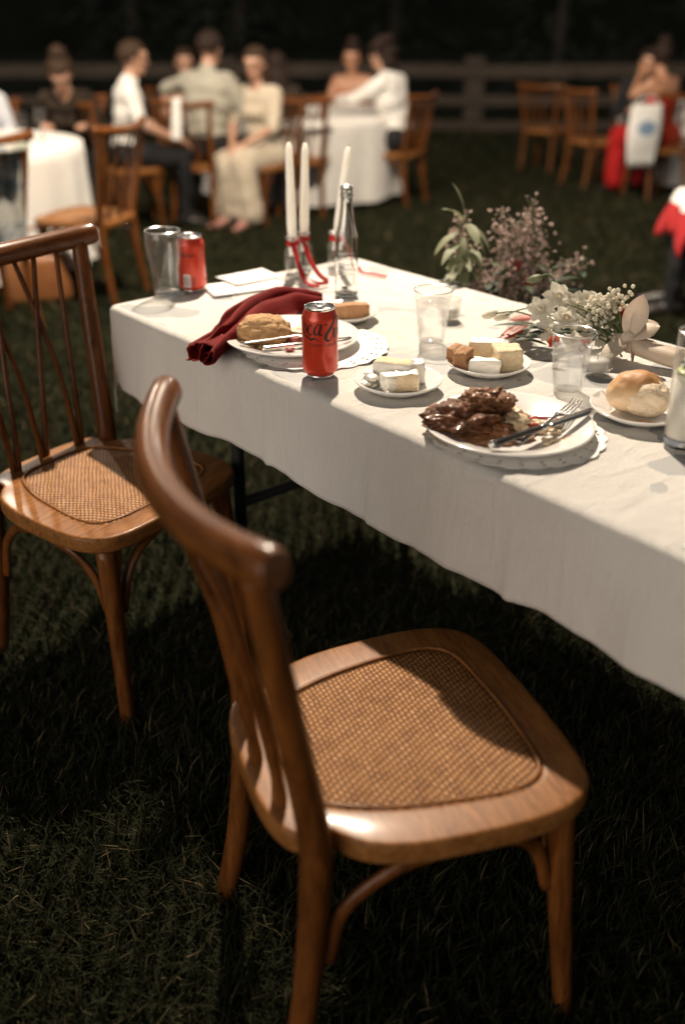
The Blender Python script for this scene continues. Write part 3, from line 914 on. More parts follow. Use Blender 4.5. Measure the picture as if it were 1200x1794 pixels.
# --- cakes
def cake(name, label, loc, rz, size, mats, tilt=0.0, seed=0, shape=None):
    """mats: (side, top, end) - subdivided rounded block with crumbly faces"""
    bm = bmesh.new(); bmesh.ops.create_cube(bm, size=1)
    bmesh.ops.subdivide_edges(bm, edges=bm.edges[:], cuts=9, use_grid_fill=True)
    mb = MB(); off = Vector((seed * 2.3, seed, 0)); vs = []
    for v in bm.verts:
        p = v.co.copy()
        q = Vector((p.x, p.y, p.z)); m = max(abs(p.x), abs(p.y), abs(p.z))
        L = (abs(2 * p.x) ** 11 + abs(2 * p.y) ** 11 + abs(2 * p.z) ** 11) ** (1 / 11)
        q = q / max(L, 1e-6) * 1.0 if L > 1 else q
        s = 1.0
        if shape == 'wedge': s = 1 - .55 * (p.x + .5)
        q = Vector((q.x * size[0], q.y * size[1] * s, (q.z + .5) * size[2]))
        q += Vector((mnoise.noise(q * 90 + off), mnoise.noise(q * 90 + off + Vector((9, 0, 0))), mnoise.noise(q * 90 + off + Vector((0, 9, 0))))) * .0022
        q += Vector((mnoise.noise(q * 28 + off), mnoise.noise(q * 28 + off + Vector((5, 0, 0))), .6 * mnoise.noise(q * 30 + off + Vector((0, 0, 5))))) * .0036
        vs.append(q)
    bm.verts.ensure_lookup_table(); bm.normal_update()
    for f in bm.faces:
        n = f.normal
        mi = 1 if n.z > .7 else (2 if n.x > .7 else (3 if n.y > .7 and len(mats) > 3 else 0))
        mb.m.append(mi); mb.f.append(tuple(q.index for q in f.verts))
    mb.v = [tuple(v) for v in vs]
    bm.free()
    o = mb.build(name, list(mats), loc=loc, rot=(tilt, 0, rz)); tag(o, label, 'cake')
    return o
cake('cake_cube', 'white iced cake cube with yellow sponge side on the small plate', (.112, 1.668, PZ), R(4), (.044, .034, .033), (SPONGE_YELLOW, ICING, ICING), seed=1)
cake('cake_cube', 'pale cream cake cube next to the cube with the yellow sponge side', (.083, 1.664, PZ), R(28), (.030, .030, .031), (ICING, ICING, ICING), seed=2)
cake('cake_cube', 'larger pale cake piece with tan top behind the two cake cubes', (.092, 1.700, PZ), R(-18), (.070, .036, .044), (ICING, SPONGE_YELLOW, ICING), seed=3)
cake('cake_cube', 'white cake piece at the back of the small plate of pale cake', (.127, 1.706, PZ), R(15), (.040, .034, .040), (ICING, ICING, ICING), seed=9)
mb = MB()
for i in range(9): mb.blob((-.004 + .006 * math.cos(i), .012 * math.sin(i * 1.7), .004 + .0035 * i * .7), (.010, .012, .004), .25, 2, i, 3)
tag(mb.build('whipped_cream', ICING, loc=(.052, 1.682, PZ)), 'small heap of whipped cream on the plate of pale cake', 'cream')
cake('cake_slice', 'brown sponge cake slice topped with white icing', (.226, 1.770, PZ + .006), R(-35), (.030, .034, .036), (SPONGE_BROWN, SPONGE_BROWN, SPONGE_BROWN), R(10), seed=4)
cake('cake_slice', 'small brown cake corner leaning at the rim of the plate', (.212, 1.800, PZ + .012), R(-40), (.016, .034, .026), (SPONGE_BROWN, SPONGE_BROWN, ICING), R(8), seed=5)
cake('cake_icing', 'white icing wedge in front of the yellow sponge cake', (.262, 1.750, PZ + .002), R(-14), (.056, .036, .027), (ICING, ICING, ICING), seed=6, shape='wedge')
cake('cake_slice', 'yellow sponge cake slice with white iced side', (.306, 1.782, PZ), R(6), (.052, .048, .042), (SPONGE_YELLOW, SPONGE_YELLOW, ICING), seed=7)
cake('cake_slice', 'long yellow sponge cake slice lying behind the others', (.275, 1.822, PZ), R(-8), (.066, .036, .043), (SPONGE_YELLOW, ICING, ICING), seed=8)
cake('bread_slice', 'dark brown bread slice on the small plate beyond the red can', (.015, 2.118, PZ), R(10), (.085, .030, .030), (SPONGE_BROWN, SPONGE_BROWN, SPONGE_BROWN), seed=10)

# --- bread roll, torn open in front
e = empty('bread_roll', (.488, 1.556, PZ)); tag(e, 'torn white bread roll with browned crust on a small plate', 'bread roll')
mb = MB(); mb.blob((0, .010, .034), (.047, .040, .036), .10, 1.3, 41, 5, flat=-.031, oct_=2); mb.build('crust', BREAD, e)
mb = MB(); mb.blob((.013, -.010, .028), (.038, .031, .031), .13, 1.8, 42, 5, flat=-.027); mb.build('crumb', CRUMB, e)
mb = MB(); mb.leaf((-.035, -.045, .004), (.9, -.25, 0), (0, 0, 1), .075, .02, .05, n=5); mb.build('butter_knife_smear', SAUCE, e)

# --- cans
def can(x, y, rz, label, logo):
    R0 = .033
    e = empty('drink_can', (x, y, TZ + .0005), rz); tag(e, label, 'can')
    mb = MB(); mb.lathe([(.0255, .0052), (.0290, .0085), (.0322, .0125), (R0, .016), (R0, .1085), (.0325, .1125), (.0305, .1175), (.0278, .1235), (.0268, .1258)], 64); mb.build('body', CAN_RED, e)
    mb = MB(); mb.lathe([(0, .010), (.016, .006), (.0215, .0012), (.0232, 0), (.0245, .0012), (.0258, .0054), (.0255, .0053)], 48); mb.build('base', ALU, e)
    mb = MB(); mb.lathe([(.0268, .1258), (.0274, .1272), (.0276, .1295), (.0270, .1305), (.0262, .1298), (.0256, .1262), (.0245, .1250), (.0235, .1260), (0, .1262)], 56); lid = mb.build('lid', ALU, e)
    mb = MB(); mb.blob((0, -.0125, .1263), (.0085, .007, .0006), .0, 1, 1, 3); mb.build('opening', CAN_BLACK, lid)
    mb = MB(); tab = [(.0075 * math.cos(a) , .008 + .0105 * math.sin(a), .1300 + .0010 * math.sin(a)) for a in np.linspace(0, 2 * PI, 25)]
    mb.tube(tab, .0013, 8, caps=False); mb.box((0, .004, .1296), (.011, .007, .0012), bev=.0003); mb.tube([(0, .004, .1262), (0, .004, .130)], .0025, 8); mb.build('ring_pull', ALU, lid)
    Rp = R0 + .00018
    def cyl(s, v, dr=0):      # arc length s and height v in millimetres
        a = s / 33.0 - PI / 2
        return ((Rp + dr) * math.cos(a), (Rp + dr) * math.sin(a), v / 1000)
    mb = MB()
    def stroke(pts, ws, n=7):
        p = catmull([(*q, w) for q, w in zip(pts, ws)], n)
        g = []
        for i, q in enumerate(p):
            d = p[min(i + 1, len(p) - 1)][:2] - p[max(i - 1, 0)][:2]; L = max(np.hypot(*d), 1e-6)
            nx, ny = -d[1] / L, d[0] / L; w = q[2] / 2
            g.append([cyl(q[0] + nx * w, q[1] + ny * w), cyl(q[0], q[1], .00008), cyl(q[0] - nx * w, q[1] - ny * w)])
        mb.sheet(g)
    if logo:
        # big looping script, thick and thin, running round the can
        # first C
        stroke([(-38, 112), (-44, 113), (-55, 104), (-62, 90), (-60, 80), (-52, 79), (-45, 86)], [.8, 2, 4.5, 5.5, 4.8, 3, 1])
        stroke([(-38, 112), (-33, 107), (-38, 101), (-42, 106)], [.8, 1.4, 1.2, .6])
        # o
        stroke([(-29, 103), (-34, 100), (-36, 92), (-33, 85), (-29, 88), (-27, 96), (-29, 103), (-32, 105)], [1.0, 3.2, 4.4, 3, 1.6, 3.0, 2.4, 1])
        # c
        stroke([(-15, 100), (-17, 104), (-21, 101), (-24, 93), (-22, 86), (-18, 85), (-12, 90)], [2.4, 1.6, 3, 4.6, 3.4, 2, .9])
        # a
        stroke([(1, 103), (-4, 105), (-9, 98), (-10.5, 90), (-8, 85.5), (-3, 90), (1, 100)], [1.2, 2.0, 3.6, 4.4, 2.6, 1.6, 1.2])
        stroke([(3, 106), (0, 96), (-1, 88), (1, 85), (6, 89)], [2.6, 4.2, 4.0, 2.4, .9])
        # hyphen
        stroke([(8.5, 103.5), (13, 105)], [3.0, 3.0])
        # second C, its tall back stroke and inner loop
        stroke([(37, 117), (32, 113), (24, 103), (16, 92), (10.5, 83), (12, 75.5), (17, 74), (22, 79), (26, 88), (26.5, 95), (23, 97), (20, 91)], [1.0, 3.0, 4.6, 5.4, 6.0, 4.6, 3.2, 2.2, 2.4, 2.6, 1.8, .8])
        stroke([(37, 117), (40, 111), (36, 102), (33, 105)], [1, 2, 1.6, .7])
        # o l a further round
        stroke([(36, 95), (31, 92), (29.5, 84), (32, 78), (36, 82), (37.5, 90), (36, 95)], [1.2, 3, 4.4, 2.8, 1.8, 2.8, 1.6])
        stroke([(41, 84), (47, 100), (48, 114), (45, 112), (43, 94), (44, 82), (48, 82)], [1, 1.6, 1.8, 3.4, 4.0, 3, 1])
        stroke([(59, 94), (54, 94), (51, 86), (53, 80), (58, 86), (60, 94), (59, 84), (62, 80), (66, 84)], [1, 2.4, 4, 2.6, 1.6, 2.4, 3.8, 2, .8])
        # wave under the script
        stroke([(-40, 81), (-32, 81.5), (-24, 80), (-17, 76.5), (-12, 79), (-8, 78.5), (-1, 73.5)], [.6, 2.2, 3.0, 4.2, 3.0, 2.6, .4])
        # tiny print line near the base
        for k in range(15):
            if k in (5, 9): continue
            stroke([(-8 + k * 2.2, 19.5), (-6.6 + k * 2.2, 19.7)], [.7, .7], 2)
        mb.build('script_lettering', CAN_BLACK, e)
        cu = bpy.data.curves.new('flavour_text', 'FONT'); cu.body = 'ZERO SUGAR'; cu.size = 7.4; cu.space_character = 1.42; cu.offset = .10; cu.resolution_u = 4
        to = bpy.data.objects.new('flavour_text_source', cu); COL.objects.link(to)
        dg = bpy.context.evaluated_depsgraph_get(); me = to.evaluated_get(dg).to_mesh()
        vs = [v.co.copy() for v in me.vertices]; fs = [tuple(p.vertices) for p in me.polygons]
        mx_ = max(v.x for v in vs)
        m2 = MB(); m2.add([cyl(-20 + v.x / mx_ * 56, 64.3 + v.y, .0001) for v in vs], fs)
        to.evaluated_get(dg).to_mesh_clear(); bpy.data.objects.remove(to); bpy.data.curves.remove(cu)
        m2.build('flavour_lettering', CAN_BLACK, e, smooth=False)
    else:
        g = [[cyl(-12 + 24 * .72 * i / 6, v, .0001) for v in (14, 44)] for i in range(7)]
        mb.sheet(g); pn = mb.build('barcode_panel', CAN_WHITE, e)
        m2 = MB(); s = -10.5
        while s < 3.6:
            w = random.choice((.4, .4, .8)); m2.sheet([[cyl(s, 17, .0002), cyl(s, 40, .0002)], [cyl(s + w, 17, .0002), cyl(s + w, 40, .0002)]]); s += w + random.choice((.5, .5, .9))
        m2.build('barcode', CAN_BLACK, pn)
        m2 = MB()
        for k in range(5): m2.sheet([[cyl(9, 20 + 4 * k, .0001), cyl(9, 22 + 4 * k, .0001)], [cyl(17, 20 + 4 * k, .0001), cyl(17, 22 + 4 * k, .0001)]])
        for k in range(9): m2.sheet([[cyl(-24 + 5 * k, 84 + (k % 3), .0001), cyl(-24 + 5 * k, 90 + 4 * (k % 2), .0001)], [cyl(-21 + 5 * k, 84 + (k % 3), .0001), cyl(-21 + 5 * k, 90 + 4 * (k % 2), .0001)]])
        m2.build('small_print', CAN_BLACK, e)
can(-.041, 1.760, R(1.5), 'red drink can with black script lettering near the table edge', True)
can(-.357, 2.365, R(-9), 'red drink can with white barcode panel beside the empty tumbler', False)

# --- glasses
def shell(name, outer, inner, mat, parent, n=48):
    mb = MB(); mb.lathe(outer + inner[::-1], n); return mb.build(name, mat, parent)
def tumbler(x, y, label):
    e = empty('glass_tumbler', (x, y, TZ + .0005)); tag(e, label, 'glass')
    oz = [(0, 0), (.028, 0), (.031, .003), (.031, .012), (.0315, .03), (.035, .065), (.0405, .10), (.0425, .125), (.0415, .148), (.0408, .1505)]
    iz = [(0, .012), (.027, .013), (.0285, .03), (.032, .065), (.0375, .10), (.0397, .125), (.0390, .148), (.0408, .1505)]
    shell('bowl', oz, iz, GLASS, e)
    mb = MB(); mb.lathe([(.0392, .1495), (.0405, .1520), (.0417, .1500), (.0405, .1485)], 48, closed=True); mb.build('rim', RIM, e)
    mb = MB(); mb.lathe([(0, .001), (.027, .001), (.0295, .003), (.0295, .0105), (.026, .0115), (0, .0112)], 40); mb.build('foot', THICK, e)
tumbler(-.411, 2.315, 'empty curved clear glass tumbler at the corner of the table')

def plastic_cup(x, y, label, level=.082):
    e = empty('plastic_cup', (x, y, TZ + .0005)); tag(e, label, 'cup', 'clear plastic cups of water')
    ro = lambda z: .0255 + (.0372 - .0255) * z / .108
    oz = [(0, .003), (.0215, .003), (.0225, 0), (.0250, 0), (.0257, .004), (ro(.012), .012), (ro(.0125) + .0006, .0128), (ro(.085), .085), (ro(.087) + .0008, .087), (ro(.106), .106), (.0392, .1065), (.0400, .1085), (.0390, .1105), (.0372, .1100)]
    mb = MB(); mb.lathe(oz, 56); mb.build('wall', PLASTIC, e)
    mb = MB(); mb.lathe([(.0372, .1085), (.0385, .1100), (.0398, .1085), (.0385, .1070)], 56, closed=True); mb.build('rim', RIM, e)
    mb = MB(); k = .0006
    mb.lathe([(0, .0042), (.0235, .0042), (ro(.008) - k, .008), (ro(.03) - k, .03), (ro(level) - k, level), (ro(level) - k - .0006, level - .0004), (0, level - .0005)], 56); mb.build('water', WATER, e)
plastic_cup(.400, 1.676, 'clear plastic cup of water in front of the white bouquet')
plastic_cup(.180, 1.955, 'clear plastic cup of water beyond the cake plates', .086)

def highball(x, y):
    e = empty('highball_glass', (x, y, TZ + .0005)); tag(e, 'tall glass of cloudy white drink with lime and herbs', 'glass')
    shell('glass_wall', [(0, 0), (.028, 0), (.030, .003), (.0302, .02), (.0318, .182), (.0312, .1845)], [(0, .016), (.0272, .016), (.0285, .02), (.0300, .180), (.0312, .1845)], GLASS, e)
    mb = MB(); mb.lathe([(.0296, .1830), (.0307, .1852), (.0318, .1832), (.0307, .1815)], 48, closed=True); mb.build('rim', RIM, e)
    mb = MB(); mb.lathe([(0, .0008), (.0276, .0008), (.0292, .003), (.0290, .014), (0, .0150)], 40); mb.build('base', THICK, e)
    milk = mottled('cloudy lemonade', (.62, .58, .50), (.70, .67, .60), 20, .25, sss=.3)
    mb = MB(); mb.lathe([(0, .0175), (.0270, .0175), (.0283, .02), (.0293, .118), (0, .118)], 48); mb.build('drink', milk, e)
    lime = mottled('lime slice', (.42, .50, .16), (.60, .64, .32), 40, .3)
    mb = MB(); mb.lathe([(0, .1185), (.022, .1185), (.026, .1205), (.022, .124), (0, .1235)], 30, c=(-.001, -.001, 0)); mb.build('lime_slice', lime, e)
    mb = MB(); rr = random.Random(4)
    for i in range(26):
        a = rr.random() * 2 * PI; q = rr.random() ** .5 * .022
        mb.leaf((q * math.cos(a), q * math.sin(a), .126 + rr.random() * .004), (rr.random() - .5, rr.random() - .5, .15), (0, 0, 1), .013, .005, .2, n=3)
    mb.build('herbs', LEAF_DARK, e)
highball(.530, 1.432)

def bottle(x, y):
    e = empty('glass_bottle', (x, y, TZ + .0005)); tag(e, 'empty clear glass soda bottle in front of the tilted candle', 'bottle')
    prof = [(0, .002), (.020, .002), (.0255, 0), (.0272, .004), (.0272, .105), (.0268, .125), (.0245, .142), (.0200, .160), (.0160, .185), (.0138, .212), (.0132, .222), (.0148, .224), (.0148, .229), (.0134, .231), (.0134, .238), (.0142, .240), (.0142, .2455), (.0120, .2475)]
    inn = [(0, .006), (.022, .006), (.0248, .012), (.0248, .105), (.0245, .124), (.0222, .141), (.0177, .160), (.0137, .185), (.0112, .215), (.0106, .2460), (.0120, .2475)]
    shell('body', prof, inn, THICK, e)
    mb = MB(); mb.lathe([(0, .0025), (.0195, .0025), (.0240, .0015), (.0246, .005), (.0215, .0055), (0, .0055)], 40); mb.build('heel', THICK, e)
    mb = MB(); mb.lathe([(.0112, .2450), (.0128, .2478), (.0143, .2450), (.0128, .2400)], 32, closed=True); mb.lathe([(.0130, .2245), (.0142, .2270), (.0150, .2255), (.0142, .2235)], 32, closed=True); mb.build('lip', RIM, e)
    frost = clear_mat('frosted print', (.88, .87, .85), .5, .30)
    mb = MB(); Rb = .02735
    for k in range(5):
        z0 = .050 + .012 * k
        mb.sheet([[(Rb * math.cos(a), Rb * math.sin(a), z0), (Rb * math.cos(a), Rb * math.sin(a), z0 + .006)] for a in np.linspace(-PI / 2 - .8 + .1 * (k % 2), -PI / 2 + .8 - .12 * (k % 3), 14)])
    mb.build('frosted_label', frost, e)
    mb = MB(); mb.sheet([[(Rb * math.cos(a), Rb * math.sin(a), .020), (Rb * math.cos(a), Rb * math.sin(a), .0265)] for a in np.linspace(-PI / 2 - .42, -PI / 2 + .12, 8)]); mb.build('black_label', CAN_BLACK, e)
    mb = MB(); mb.sheet([[(Rb * math.cos(a), Rb * math.sin(a), .028), (Rb * math.cos(a), Rb * math.sin(a), .052)] for a in np.linspace(-PI / 2 + .50, -PI / 2 + .86, 6)]); mb.build('barcode_patch', frost, e)
bottle(.009, 2.322)

# --- platter, jars, candles, ribbons
def jar(x, y, label, h=.098, w=.021):
    e = empty('candle_jar', (x, y, TZ + .0005)); tag(e, label, 'jar', 'glass jars holding candles')
    shell('wall', [(0, 0), (w * .9, 0), (w, .003), (w, h * .55), (w * .93, h * .64), (w * .66, h * .74), (w * .66, h * .90), (w * .82, h * .93), (w * .82, h * .98), (w * .74, h)], [(0, .005), (w * .82, .006), (w * .86, h * .54), (w * .8, h * .62), (w * .56, h * .73), (w * .56, h * .98), (w * .74, h)], GLASS, e, 32)
    mb = MB(); mb.lathe([(w * .66, h * .93), (w * .80, h * .965), (w * .72, h * 1.0), (w * .60, h * .96)], 32, closed=True); mb.build('lip', RIM, e)
    mb = MB(); mb.lathe([(0, .0005), (w * .85, .0005), (w * .9, .004), (w * .8, .0055), (0, .005)], 32); mb.build('foot', THICK, e)
    mb = MB(); mb.lathe([(w * .68, h * .76), (w * .74, h * .79), (w * .74, h * .86), (w * .68, h * .89)], 32); mb.build('neck_ribbon', RIBBON_RED, e)
def candle(x, y, top, label, L=.285, r=.0108):
    b = Vector((x, y, TZ + .050)); t = Vector(top)
    d = (t - b).normalized(); q = d.to_track_quat('Z', 'Y').to_euler()
    e = empty('taper_candle', b); e.rotation_euler = q; tag(e, label, 'candle', 'ivory taper candles')
    L = (t - b).length
    mb = MB(); mb.lathe([(0, 0), (r * .82, .001), (r * .86, .03), (r * 1.12, .075), (r * 1.05, L * .5), (r * .80, L - .022), (r * .62, L - .008), (r * .25, L)], 28); mb.build('wax', WAX, e)
    mb = MB(); mb.tube([(0, 0, L - .002), (.0006, 0, L + .006)], .0009, 6); mb.build('wick', WICK, e)
jar(-.124, 2.505, 'glass jar with red ribbon under the upright ivory candle'); jar(-.098, 2.560, 'glass jar with red ribbon under the slightly leaning ivory candle'); jar(-.018, 2.566, 'glass jar with red ribbon under the strongly tilted ivory candle')
def on_ray(px, py, Y):
    p = R(27.3); F = Vector((0, math.cos(p), -math.sin(p))); U = Vector((0, math.sin(p), math.cos(p)))
    d = F + Vector((1, 0, 0)) * ((px - 600) / 1744) + U * ((897 - py) / 1744)
    return Vector((0, 0, 1.372)) + d * (Y / d.y)
candle(-.124, 2.505, (-.128, 2.512, 1.068), 'upright ivory taper candle nearest the paper cards')
candle(-.098, 2.560, (-.091, 2.566, 1.060), 'slightly leaning ivory taper candle between the other two')
candle(-.018, 2.566, (.015, 2.572, 1.050), 'strongly tilted ivory taper candle behind the soda bottle')
def ribbon(name, label, path, width, mat, cat='ribbon', parent=None, n=6, twist=0.0, upv=(0, 0, 1), group=None):
    p = [Vector(q) for q in catmull(path, n)]; g = []
    for i, q in enumerate(p):
        d = (p[min(i + 1, len(p) - 1)] - p[max(i - 1, 0)]).normalized()
        s = d.cross(Vector(upv))
        if s.length < 1e-3: s = Vector((1, 0, 0))
        s.normalize(); s = Matrix.Rotation(twist * i / len(p), 3, d) @ s
        w = width * (1 if not hasattr(width, '__len__') else 1)
        g.append([q - s * w / 2, q, q + s * w / 2])
    mb = MB(); mb.sheet(g); o = mb.build(name, mat, parent, solid=.0006)
    if not parent: tag(o, label, cat, group)
    return o
grp = 'red satin ribbon tails'
ribbon('ribbon_tail', 'red ribbon tail ending in a flat tip beside the soda bottle', [(-.117, 2.545, .838), (-.095, 2.50, .832), (-.080, 2.465, .800), (-.058, 2.435, .772), (-.036, 2.415, .760)], .012, RIBBON_RED, group=grp, twist=1.0)
ribbon('ribbon_tail', 'red ribbon tail looping from the jar of the upright candle to the bottle', [(-.124, 2.478, .836), (-.112, 2.455, .805), (-.090, 2.42, .772), (-.060, 2.395, .760), (-.034, 2.405, .758)], .010, RIBBON_RED, group=grp, twist=-1.3)
ribbon('ribbon_tail', 'short red ribbon tail lying flattest on the cloth in front of the jars', [(-.118, 2.478, .830), (-.105, 2.44, .785), (-.085, 2.395, .759), (-.055, 2.375, .757)], .010, RIBBON_RED, group=grp, twist=.8)
ribbon('ribbon_tail', 'red ribbon end lying at the back edge of the table beyond the bottle', [(.000, 2.555, .836), (.02, 2.55, .80), (.045, 2.53, .757), (.075, 2.505, .7545), (.11, 2.48, .7545)], .010, RIBBON_RED, twist=.4)

# --- paper cards
def card(pts, label, z):
    mb = MB(); c = sum((Vector(p) for p in pts), Vector((0, 0))) / 4
    P = [Vector((p[0] - c.x, p[1] - c.y)) for p in pts]; g = []
    for i in range(9):
        a = P[0].lerp(P[3], i / 8); b = P[1].lerp(P[2], i / 8)
        g.append([(*(a.lerp(b, j / 8)), .0006 + .003 * (j / 8 - .5) ** 2 + .002 * (i / 8) ** 2) for j in range(9)])
    mb.sheet(g); tag(mb.build('menu_card', PAPER, loc=(c.x, c.y, z), solid=.0006), label, 'card')
card([(-.300, 2.300), (-.130, 2.395), (-.180, 2.490), (-.340, 2.395)], 'white paper card lying flat behind the red napkin', TZ + .001)
card([(-.255, 2.385), (-.150, 2.470), (-.205, 2.545), (-.315, 2.455)], 'white paper card lying on top of another card near the candles', TZ + .006)

# --- red napkin
def napkin():
    path = catmull([(-.045, 2.222, .010), (-.085, 2.220, .016), (-.135, 2.200, .022), (-.185, 2.130, .022), (-.216, 2.040, .020), (-.232, 1.965, .017), (-.250, 1.905, .015), (-.268, 1.855, .010), (-.276, 1.832, .004)], 7)
    n = len(path); g = []
    hw = np.interp(np.linspace(0, 1, n), [0, .12, .35, .55, .72, .85, 1], [.020, .044, .058, .044, .022, .026, .032])
    for i, p in enumerate(path):
        d = np.array(path[min(i + 1, n - 1)]) - np.array(path[max(i - 1, 0)]); d[2] = 0; d /= np.linalg.norm(d)
        s = np.array([-d[1], d[0], 0]); row = []; t = i / (n - 1)
        for j in range(25):
            v = j / 24 * 2 - 1
            roll = .014 * math.sin(v * 2.5 * PI + .8 + t * 1.4) * (.5 + .5 * t)
            hz = p[2] * 1.5 * (1 - v * v * .85) + (.010 + .006 * t) * math.cos(v * 3.1 * PI + .7 * math.sin(t * 5)) + .006 * mnoise.noise(Vector((v * 3, t * 9, 1)))
            z = TZ + max(.0015, hz + .006)
            # last part hangs just past the table edge
            row.append((p[0] + s[0] * (v * hw[i] + roll * .5), p[1] + s[1] * (v * hw[i] + roll * .5), z))
        g.append(row)
    mb = MB(); mb.sheet(g)
    o = mb.build('napkin', RED_CLOTH, solid=.0014); tag(o, 'crumpled red cotton napkin curling around the plate of chicken', 'napkin')
    # rolled end
    for k, (ox, oy, oz, r0) in enumerate(((-.284, 1.862, .018, .014), (-.262, 1.842, .020, .017), (-.258, 1.836, .004, .014))):
        mb = MB(); g = []
        ax = Vector((-.30, -.95, -.05)).normalized(); sd = Vector((.95, -.30, 0)); up = Vector((0, 0, 1))
        for i in range(9):
            t = i / 8; c = Vector((ox, oy, TZ + oz)) - ax * .075 * (1 - t)
            rr = r0 * (.55 + .45 * t)
            g.append([c + (sd * math.cos(a) + up * math.sin(a) * .85) * rr * (1 + .12 * math.sin(3 * a + k)) for a in np.linspace(.3 + k, .3 + k + 2 * PI * 1.05, 26)])
        mb.sheet(g); mb.build('rolled_fold', RED_CLOTH, o, solid=.0014)
napkin()

# --- tealights in ribbed glass
def tealight(x, y, label):
    e = empty('tealight_glass', (x, y, TZ + .0005)); tag(e, label, 'candle holder', 'ribbed tealight glasses')
    n = 120; h = .046; vs = []; fs = []
    prof = [(.0235, 0, 0), (.0245, .003, 1), (.0255, .020, 1), (.0265, .040, 1), (.0265, h, 0), (.0235, h, 0), (.0228, .020, 0), (.0222, .007, 0)]
    for r, z, rib in prof:
        for k in range(n):
            rr = r + (.0007 if rib and (k // 2) % 2 else 0); a = 2 * PI * k / n
            vs.append((rr * math.cos(a), rr * math.sin(a), z))
    for i in range(len(prof) - 1):
        for k in range(n): fs.append((i * n + k, i * n + (k + 1) % n, (i + 1) * n + (k + 1) % n, (i + 1) * n + k))
    fs.append(tuple(range(n))[::-1]); fs.append(tuple((len(prof) - 1) * n + k for k in range(n)))
    mb = MB(); mb.add(vs, fs); mb.build('holder', GLASS2, e, smooth=False)
    mb = MB(); mb.lathe([(0, .0075), (.0216, .0075), (.0220, .026), (0, .0265)], 40); mb.build('wax', WAX_W, e)
    mb = MB(); mb.tube([(0, 0, .026), (.001, 0, .035)], .0008, 6); mb.build('wick', WICK, e)
GLASS2 = clear_mat('ribbed glass', (.95, .95, .94), .06, .08)
WAX_W = mottled('white wax', (.55, .53, .50), (.62, .60, .57), 12, .5, sss=.2)
tealight(.472, 1.770, 'ribbed glass tealight holder beside the water cup and the cream ribbon')
tealight(.230, 2.118, 'ribbed glass tealight holder behind the water cup beyond the cake')
tealight(.361, 1.980, 'ribbed glass tealight holder between red petals at the tip of the bouquet')

